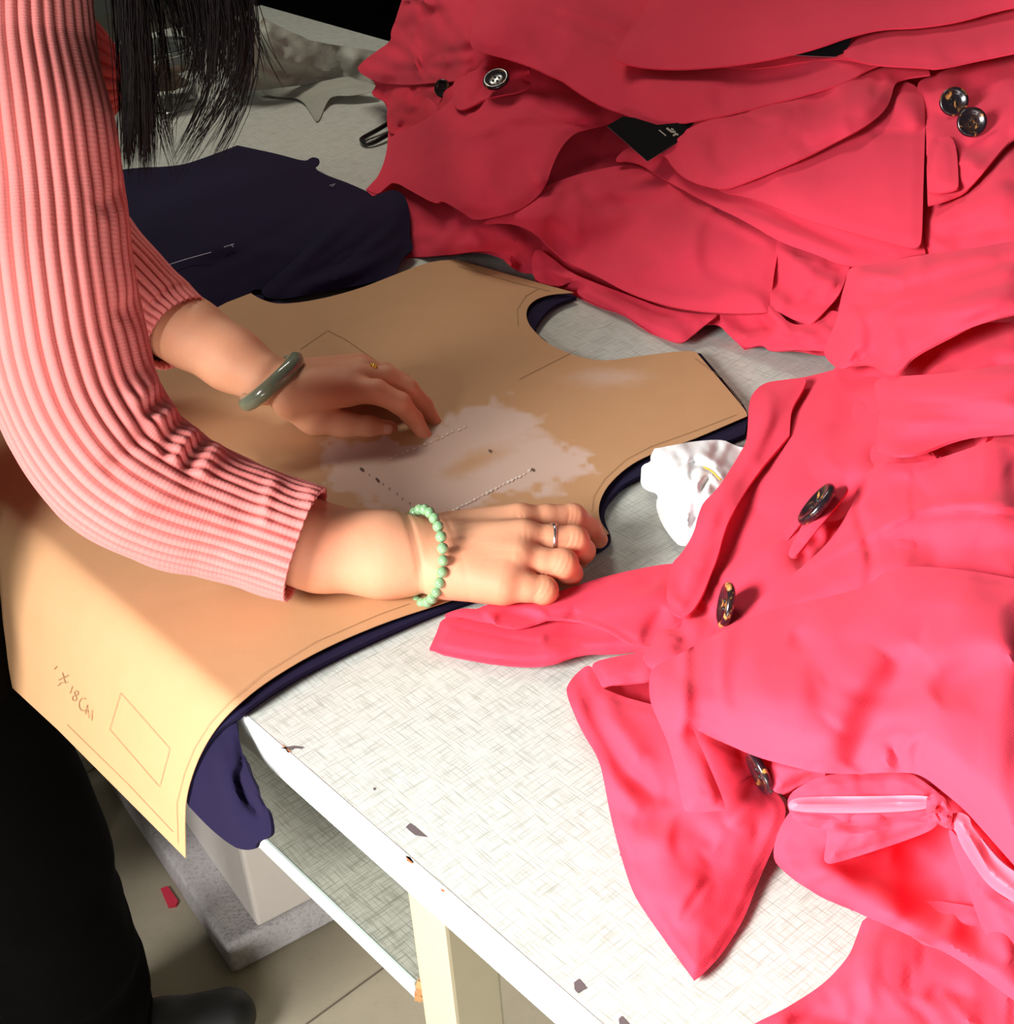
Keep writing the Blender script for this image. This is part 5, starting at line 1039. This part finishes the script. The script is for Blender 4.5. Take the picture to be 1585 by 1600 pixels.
cloth('front_panel', F3b, ZFR, MR, fB, layer=.020, noise=.0035, nscale=90, seed=149, ridge=-.006, step=6, puff=.010,
    folds=[([(1155, 971), (1246, 906), (1332, 859), (1385, 833), (1440, 807), (1505, 799), (1620, 804)], -.006, 9, 'f'), ([(1160, 962), (1250, 897), (1335, 850), (1388, 824), (1440, 797), (1505, 789), (1620, 794)], .005, 10, 'f'), ([(1428, 730), (1427, 770), (1430, 805)], -.0022, 4, 'f'), ([(1440, 760), (1520, 710), (1610, 690)], .009, 22), ([(1350, 870), (1420, 850), (1480, 870), (1600, 850)], -.010, 18), ([(1380, 830), (1450, 800), (1600, 790)], .007, 16), ([(1350, 790), (1400, 760), (1420, 745)], -.006, 14)])
plk = [(1288, 772), (1308, 758), (1326, 757), (1322, 772), (1300, 800), (1275, 830), (1250, 862), (1240, 872), (1230, 868), (1240, 845), (1262, 806)]
cloth('button_placket', plk, ZFR, MR, fB, layer=.026, noise=.001, nscale=40, seed=151, step=4, folds=[([(1315, 765), (1285, 800), (1250, 845)], .004, 8)])
plk2 = [(1285, 765), (1270, 775), (1235, 820), (1200, 862), (1178, 892), (1190, 890), (1215, 868), (1242, 830), (1262, 806), (1290, 790)]
cloth('fly_edge', plk2, ZFR, MR, fB, layer=.018, noise=.002, nscale=40, seed=152, step=5)
F4 = [(1030, 1037), (1017, 1048), (1014, 1066), (1016, 1098), (1031, 1131), (1046, 1165), (1060, 1222), (1067, 1262), (1072, 1269), (1100, 1269), (1130, 1267), (1136, 1262), (1110, 1200), (1082, 1137, 'c'), (1137, 1163), (1179, 1182), (1244, 1200), (1300, 1211), (1416, 1206), (1443, 1212), (1475, 1238), (1508, 1265), (1545, 1307), (1585, 1352), (1620, 1390, 'c'), (1620, 912), (1585, 904), (1520, 892), (1440, 884), (1388, 889), (1358, 914), (1300, 932), (1202, 952), (1160, 972), (1112, 994), (1070, 1018)]
cloth('front_panel', F4, ZFR, MR, fB, layer=.038, noise=.003, nscale=120, seed=157, ridge=0.004, step=7, puff=.012,
    folds=[([(1330, 1200), (1370, 1120), (1400, 1060), (1440, 1020)], -.016, 24), ([(1300, 1130), (1340, 1080), (1380, 1020)], .008, 24), ([(1440, 1000), (1500, 1010), (1600, 1000)], .008, 30), ([(1460, 1090), (1500, 1060), (1580, 1030)], -.008, 20), ([(1416, 1206), (1400, 1175), (1410, 1150)], -.006, 7), ([(1440, 1208), (1432, 1180), (1445, 1150)], -.006, 6), ([(1395, 1208), (1385, 1185), (1380, 1160)], .004, 6), ([(1240, 985), (1252, 1000), (1258, 1020)], -.005, 9), ([(1060, 1060), (1068, 1110), (1085, 1140)], .006, 14), ([(1085, 1150), (1098, 1190), (1120, 1250)], .004, 8), ([(1150, 1080), (1220, 1090), (1290, 1060)], .006, 26), ([(1092, 1136), (1170, 1168), (1240, 1187), (1300, 1198), (1400, 1193)], -.0018, 3, 'f')])
und = [(1082, 1136), (1140, 1160), (1190, 1185), (1200, 1200), (1165, 1235), (1136, 1268), (1105, 1225)]
cloth('facing', und, ZFR, MR2, fB, layer=.008, noise=.002, nscale=50, seed=158, step=5, zmin=.004)
fl = [(1180, 1176), (1184, 1200), (1200, 1225), (1218, 1245), (1260, 1222), (1300, 1210), (1260, 1190)]
cloth('facing', fl, ZFR, MR, fB, layer=.022, noise=.003, nscale=40, seed=163, step=5, folds=[([(1215, 1240), (1250, 1222), (1290, 1215)], -.006, 6)])
# waist stay, satin lining strip and lower flap beneath the gathered seam
st = [(1228, 1245), (1260, 1222), (1300, 1208), (1416, 1203), (1450, 1225), (1480, 1250), (1470, 1275), (1440, 1290), (1380, 1290), (1300, 1300), (1262, 1290), (1236, 1278)]
cloth('waistband_lining', st, ZFR, MR, fB, layer=.024, noise=.003, nscale=40, seed=165, step=5)
sat = [(1232, 1253), (1245, 1246), (1300, 1244), (1380, 1244), (1440, 1242), (1462, 1248), (1464, 1258), (1440, 1266), (1380, 1270), (1300, 1271), (1245, 1268), (1233, 1265)]
cloth('satin_binding', sat, ZFR, MSATIN, fB, layer=.031, noise=.001, nscale=60, seed=166, step=4, hem=False, edge_drop=.001, puff=.002, folds=[([(1240, 1257), (1340, 1256), (1455, 1254)], .002, 4, 'f')])
sat2 = [(1484, 1272), (1500, 1268), (1516, 1276), (1518, 1290), (1530, 1305), (1548, 1328), (1570, 1352), (1612, 1378), (1612, 1420), (1580, 1408), (1545, 1385), (1520, 1350), (1500, 1318), (1494, 1298), (1484, 1290)]
cloth('satin_binding', sat2, ZFR, MSATIN, fB, layer=.028, noise=.003, nscale=40, naniso=(50, 2), seed=167, step=5, hem=False, puff=.002, folds=[([(1530, 1310), (1560, 1360), (1610, 1395)], -.004, 5), ([(1510, 1300), (1540, 1350), (1590, 1395)], .004, 6)])
knot = [(1452, 1240), (1470, 1240), (1484, 1255), (1490, 1275), (1484, 1296), (1470, 1290), (1452, 1278), (1446, 1262)]
cloth('binding_knot', knot, ZFR, MR, fB, layer=.034, noise=.005, nscale=14, seed=168, step=4, hem=False, puff=.008, folds=[([(1462, 1246), (1472, 1262), (1468, 1285)], -.006, 4), ([(1476, 1250), (1480, 1272), (1476, 1290)], .005, 4)])
lw = [(1236, 1278), (1262, 1292), (1293, 1290), (1291, 1320), (1287, 1342), (1292, 1350), (1305, 1349), (1360, 1332), (1420, 1312), (1465, 1294), (1470, 1270), (1380, 1268), (1300, 1270), (1240, 1266)]
cloth('inner_flap', lw, ZFR, MR, fB, layer=.026, noise=.003, nscale=40, seed=169, step=5, folds=[([(1250, 1285), (1290, 1290), (1340, 1286), (1400, 1278)], -.004, 4), ([(1300, 1290), (1360, 1290), (1385, 1284)], -.004, 4)], puff=.008)
inn2 = [(1480, 1290), (1500, 1310), (1520, 1350), (1545, 1385), (1580, 1410), (1620, 1430), (1620, 1600), (1590, 1540), (1560, 1500), (1530, 1440), (1510, 1380), (1490, 1330)]
cloth('skirt_panel', inn2, ZFR, MR, fB, layer=.016, noise=.003, nscale=50, seed=170, step=6, folds=[([(1500, 1340), (1530, 1420), (1570, 1500)], -.004, 8)])
fC = coat(1050, 1150, .02, 'red coat whose pointed lapel and long belt reach out onto the bare table', GF)
F5 = [(922, 1036), (900, 1052), (885, 1073), (886, 1085), (892, 1103), (910, 1145), (936, 1185), (945, 1225), (952, 1265), (963, 1310), (975, 1353), (989, 1395), (1007, 1424), (1026, 1451), (1056, 1493), (1084, 1531, 'c'), (1092, 1529), (1124, 1497), (1145, 1466), (1165, 1432), (1184, 1381), (1204, 1335), (1221, 1298), (1229, 1270), (1226, 1255), (1216, 1240), (1202, 1222), (1190, 1190), (1150, 1140), (1060, 1125), (1024, 1102, 'c'), (975, 1089), (944, 1076, 'c'), (934, 1056)]
cloth('lapel', F5, ZFR, MR, fC, layer=.004, noise=.0025, nscale=70, seed=173, step=6, puff=.006, zmin=.003,
    folds=[([(908, 1045), (915, 1080), (940, 1140), (975, 1195), (1030, 1255)], -.018, 11), ([(900, 1090), (925, 1150), (960, 1220), (1000, 1270)], .012, 12), ([(945, 1080), (960, 1130), (1000, 1190), (1040, 1240)], .010, 12), ([(1000, 1180), (1020, 1220), (1060, 1260)], -.005, 10), ([(980, 1330), (1040, 1300), (1120, 1290), (1180, 1300)], .008, 20), ([(990, 1290), (1060, 1280), (1120, 1320)], -.006, 14), ([(1110, 1370), (1088, 1400), (1062, 1440)], -.005, 5), ([(1010, 1400), (1060, 1370), (1100, 1340)], .004, 20), ([(1140, 1290), (1170, 1250), (1190, 1220)], .008, 12), ([(1110, 1372), (1085, 1402), (1058, 1442)], .003, 9)])
inn = [(930, 1050), (1000, 1040), (1040, 1060), (1050, 1120), (1020, 1120), (970, 1100), (940, 1085)]
cloth('inner_fold', inn, ZFR, MR2, fC, layer=-.02, noise=.001, seed=174, step=6, zmin=.002)
ls = [(945, 1074), (938, 1050), (920, 1036), (905, 1045), (960, 1030), (1010, 1020), (1030, 1040), (1014, 1062), (985, 1066)]
ls = [(920, 1036), (960, 1026), (1020, 1016), (1040, 1040), (1016, 1064), (985, 1066), (950, 1072), (941, 1075), (936, 1062)]
cloth('lapel_edge', ls, ZFR, MR, fC, layer=.014, noise=.003, nscale=40, seed=175, step=5)
T1_ = [(690, 965), (684, 985), (671, 1014, 'c'), (700, 1023), (736, 1030), (770, 1036), (802, 1039), (836, 1040), (865, 1036), (890, 1026), (915, 1020), (950, 1021), (992, 1016), (1030, 1010), (1000, 975), (900, 945), (800, 950), (740, 955)]
cloth('belt', T1_, ZFR, MR, fC, layer=.003, noise=.0015, nscale=70, seed=179, step=5, zmin=.003, folds=[([(676, 1013), (736, 1024), (802, 1033), (865, 1030), (915, 1012), (990, 1010)], -.003, 2.5, 'f'), ([(700, 976), (760, 990), (830, 1003), (900, 1003), (950, 990)], -.0012, 2.5, 'f'), ([(850, 1000), (900, 990), (950, 985)], -.006, 9)])
T2_ = [(690, 963), (705, 955), (726, 950), (745, 952), (757, 946), (775, 942), (818, 942), (845, 930), (871, 925), (910, 912), (947, 900), (1000, 888), (1048, 880), (1090, 880), (1080, 960), (1030, 1010), (996, 1010), (970, 997), (945, 985), (915, 972), (885, 966), (850, 968), (810, 982), (780, 977), (745, 968), (715, 962)]
cloth('belt', T2_, ZFR, MR, fC, layer=.012, noise=.002, nscale=70, naniso=(0, 2), seed=181, ridge=0.003, step=5, zmin=.008, folds=[([(760, 955), (800, 948), (840, 952), (858, 966)], .006, 3.5), ([(775, 963), (810, 960), (845, 968)], -.006, 6), ([(757, 955), (770, 968), (780, 976)], .005, 3), ([(855, 990), (870, 972), (900, 968), (950, 985), (990, 1008)], .005, 4), ([(880, 970), (940, 940), (1030, 905)], -.006, 8), ([(900, 960), (980, 930), (1050, 925)], .007, 12), ([(1040, 950), (1020, 985), (1005, 1005)], -.006, 8)])
# buttons of the front heap seen nearly edge-on
bq = bpos(1137, 946, ZFR, .038); button(bq, nrm(-RI * 1. + nrm(CAM - bq) * .06 - DN * .18), .0168, fB, tilt_ref=nrm(DN))
bq = bpos(1279, 790, ZFR, .050); button(bq, nrm(-RI * .75 - DN * .62 + nrm(CAM - bq) * .05), .0190, fB, tilt_ref=nrm(DN))
bq = bpos(1190, 1207, ZFR, .028); button(bq, nrm(-RI * .85 + DN * .4 + nrm(CAM - bq) * .12), .0145, fC, tilt_ref=nrm(DN))
GR, GV, GN, GL, VMAX, GW = 1.0, 1.0, 1.0, 1.0, 1.0, 1.0
# ================================================================ white cloth, sheer cloth, clip, tub, black backdrop
ZWH = TPS([(1020, 700, .02), (1085, 685, .02), (1150, 695, .03), (1004, 740, .012), (1030, 800, .008), (1065, 850, .006), (1100, 760, .045), (1060, 740, .04), (1150, 760, .03)], .01)
wh = [(1023, 701, 'c'), (1050, 696), (1080, 690), (1128, 686), (1145, 694), (1160, 700), (1190, 700), (1190, 760), (1130, 800), (1100, 840), (1066, 853), (1050, 838), (1036, 818), (1028, 800), (1025, 785), (1030, 774), (1015, 765), (1001, 756), (1002, 738), (1003, 727), (1018, 721), (1016, 714)]
o = cloth('white_cloth', wh, ZWH, MWHITE, layer=.0, noise=.007, nscale=24, seed=191, step=4, hem=False, puff=.010, zmin=.012, folds=[([(1125, 690), (1118, 705), (1113, 720)], -.010, 6), ([(1060, 727), (1085, 724), (1110, 733), (1125, 748)], -.010, 4), ([(1112, 742), (1102, 755), (1094, 772)], -.010, 5), ([(1040, 738), (1050, 744), (1060, 740)], -.006, 6), ([(1078, 735), (1082, 750)], -.006, 4), ([(1070, 715), (1100, 712), (1130, 730)], .008, 6)])
tag(o, 'crumpled white cloth with a thin yellow thread beside the front coat heap', 'cloth')
yl = [(1100, 730), (1108, 733), (1116, 739), (1122, 746), (1127, 750)]
tube('yellow_thread', [bpos(u, v, ZWH, .022) for u, v in yl], .0009, simple('yellow_thread', (.75, .45, .05, 1)), o, seg=6)
ZSH = TPS([(360, -20, .14), (400, 20, .13), (470, 60, .09), (530, 80, .055), (590, 90, .04), (600, 130, .012), (540, 140, .008), (470, 145, .006), (400, 150, .01), (350, 120, .05), (430, 110, .05)], .01)
sh = [(340, -30), (385, -30), (396, 5), (404, 22), (425, 35), (450, 48), (470, 55), (480, 62), (500, 66), (527, 71), (560, 75), (600, 82), (620, 100), (615, 130), (588, 131), (560, 127), (540, 118), (500, 130), (440, 137), (400, 142), (375, 140), (350, 110), (345, 60)]
o = cloth('sheer_cloth', sh, ZSH, MSHEER, noise=.012, nscale=34, seed=193, step=6, hem=False, thick=.0012, folds=[([(420, 40), (425, 80), (440, 110)], .014, 9), ([(450, 60), (440, 90), (420, 125)], -.010, 8), ([(525, 72), (533, 100), (540, 118)], -.012, 6), ([(470, 62), (480, 90), (500, 120)], .010, 10), ([(400, 100), (470, 118), (540, 122)], -.014, 8), ([(380, 20), (390, 60), (380, 110)], .012, 10)])
tag(o, 'white sheer cloth crumpled at the far end of the table beyond the hanging hair', 'cloth')
ZS2 = TPS([(440, 130, .012), (590, 135, .02), (500, 170, .004), (500, 140, .02), (400, 150, .006)], .01)
s2 = [(400, 142), (440, 134), (500, 128), (545, 118), (560, 126), (590, 132), (588, 142), (570, 146), (548, 150), (520, 149), (510, 160), (497, 194), (488, 180), (470, 152), (430, 152)]
o = cloth('tulle_scrap', s2, ZS2, MSHEER, noise=.006, nscale=20, naniso=(-15, 3), seed=197, step=5, hem=False, thick=.0008, zmin=.003)
tag(o, 'thin grey tulle scrap lying flat on the table in front of the sheer cloth', 'cloth scrap')
# black hair clip / loop handle
lc = [P(*q) for q in ((640, 176, .014), (612, 190, .011), (590, 203, .008), (570, 214, .005), (565, 219, .005), (572, 225, .005), (585, 222, .006), (600, 214, .008), (625, 200, .010), (645, 190, .012))]
o = tube('scissor_handle', cat_rom(lc, 60), .0034, MPLBK, seg=10); tag(o, 'black loop handle sticking out from under the left edge of the back coat heap', 'scissors')
# clear plastic tub behind the hair
g = NT('clear_plastic'); g.color((.95, .96, .94, 1)); g.set(Roughness=.04, Transmission_Weight=1.0, IOR=1.35); MCLR = g.m
MBRN = cloth_mat('brown_offcuts', (.20, .12, .075, 1), vary=.25)
base = P(262, 178, 0); 
def lathe(name, c, prof_, mat, par=None, seg=48):
    V, F = [], []
    for i in range(seg):
        a = 2 * math.pi * i / seg
        for r, z in prof_: V.append(c + np.array([r * math.cos(a), r * math.sin(a), z]))
    k = len(prof_)
    for i in range(seg):
        for j in range(k - 1): F.append((i * k + j, ((i + 1) % seg) * k + j, ((i + 1) % seg) * k + j + 1, i * k + j + 1))
    o = new_mesh(name, V, F, mat, par); b = bmesh.new(); b.from_mesh(o.data); bmesh.ops.remove_doubles(b, verts=b.verts, dist=1e-6); bmesh.ops.recalc_face_normals(b, faces=b.faces); b.to_mesh(o.data); b.free(); return o
bc = base + FW * [1, 1, 0] * .045
tub = empty('plastic_tub', bc, 'clear plastic tub with brown offcuts standing on the table behind the hanging hair', 'tub')
lathe('tub_wall', bc, [(0, .0012), (.042, .0012), (.044, .003), (.046, .085), (.049, .086), (.049, .089), (.046, .0895), (.044, .086), (.042, .005), (0, .004)], MCLR, tub)
lathe('lid', bc, [(0, .094), (.047, .094), (.050, .092), (.050, .0885), (.0505, .0885), (.0515, .093), (.048, .0965), (0, .0965)], MCLR, tub)
bm = bmesh.new()
for k in range(26):
    a = rng.rand() * 6.28; r = .028 * math.sqrt(rng.rand()); bmesh.ops.create_icosphere(bm, subdivisions=2, radius=.010 + .005 * rng.rand(), matrix=Matrix.Translation(Vector(bc + np.array([r * math.cos(a), r * math.sin(a), .018 + .05 * rng.rand()]))) @ Matrix.Diagonal((1, 1, .5, 1)))
tag(bm_obj('offcuts', bm, MBRN, tub, True), kind='stuff')
# added black sheet standing in for the dark room beyond the table
ZBL = TPS([(300, 60, .02), (430, -40, .22), (430, 50, .03), (600, 60, .02), (620, -40, .22), (700, 60, .02), (750, -40, .22), (320, -40, .22)], .01)
vb = [W(-2.1, 1.20, ZF), ]
nvb = VNoise(201); V, F = [], []; nu, nvv = 90, 60
for i in range(nu):
    for j in range(nvv):
        t = -2.3 + 2.6 * i / (nu - 1); s = j / (nvv - 1)
        z = ZF + .0 + s * 1.35; n = 1.22 + .10 * math.sin(s * 2.2) + .03 * float(nvb(np.array([i * .35]), np.array([j * .06]))[0]) + .02 * math.sin(t * 30)
        V.append(W(t, n, z))
for i in range(nu - 1):
    for j in range(nvv - 1): F.append((i * nvv + j, (i + 1) * nvv + j, (i + 1) * nvv + j + 1, i * nvv + j + 1))
o = new_mesh('black_backdrop', V, F, MBLK); m_ = o.modifiers.new('t', 'SOLIDIFY'); m_.thickness = .006
tag(o, 'added black backdrop filling the dark beyond the far edge of the table', 'backdrop')
# ================================================================ light: a tall window behind the viewer's left, dim room beyond
w = bpy.data.worlds.new('world'); SC.world = w; w.use_nodes = True; w.node_tree.nodes['Background'].inputs[0].default_value = (.80, .88, .80, 1); w.node_tree.nodes['Background'].inputs[1].default_value = .11
def area(name, loc, target, sx, sy, power, col, spread=180):
    l = bpy.data.lights.new(name, 'AREA'); l.shape = 'RECTANGLE'; l.size = sx; l.size_y = sy; l.energy = power; l.color = col
    l.spread = math.radians(spread); o = bpy.data.objects.new(name, l); COL.objects.link(o); o.location = Vector(loc); o.rotation_euler = (Vector(target) - Vector(loc)).to_track_quat('-Z', 'Y').to_euler(); return o
area('window_daylight', (-1.45, -.22, ZT + .92), (.60, .25, ZT - .25), .95, .75, 42, (1.0, .98, .97), 88)
area('ceiling_lamp', (-.5, 2.5, ZT + 1.7), (.1, 1.5, ZT), .9, .25, 15, (1.0, .93, .80))
area('low_fill_light', (-.5, -1.4, .55), (-.2, 1.0, .20), 1.1, .7, 31, (1.0, .97, .94), 150)  # added fill from behind the camera, brightens the floor under the table
vs_ = SC.view_settings; vs_.view_transform = 'Standard'; vs_.look = 'None'; vs_.gamma = 1; vs_.exposure = 0.0; vs_.use_curve_mapping = False
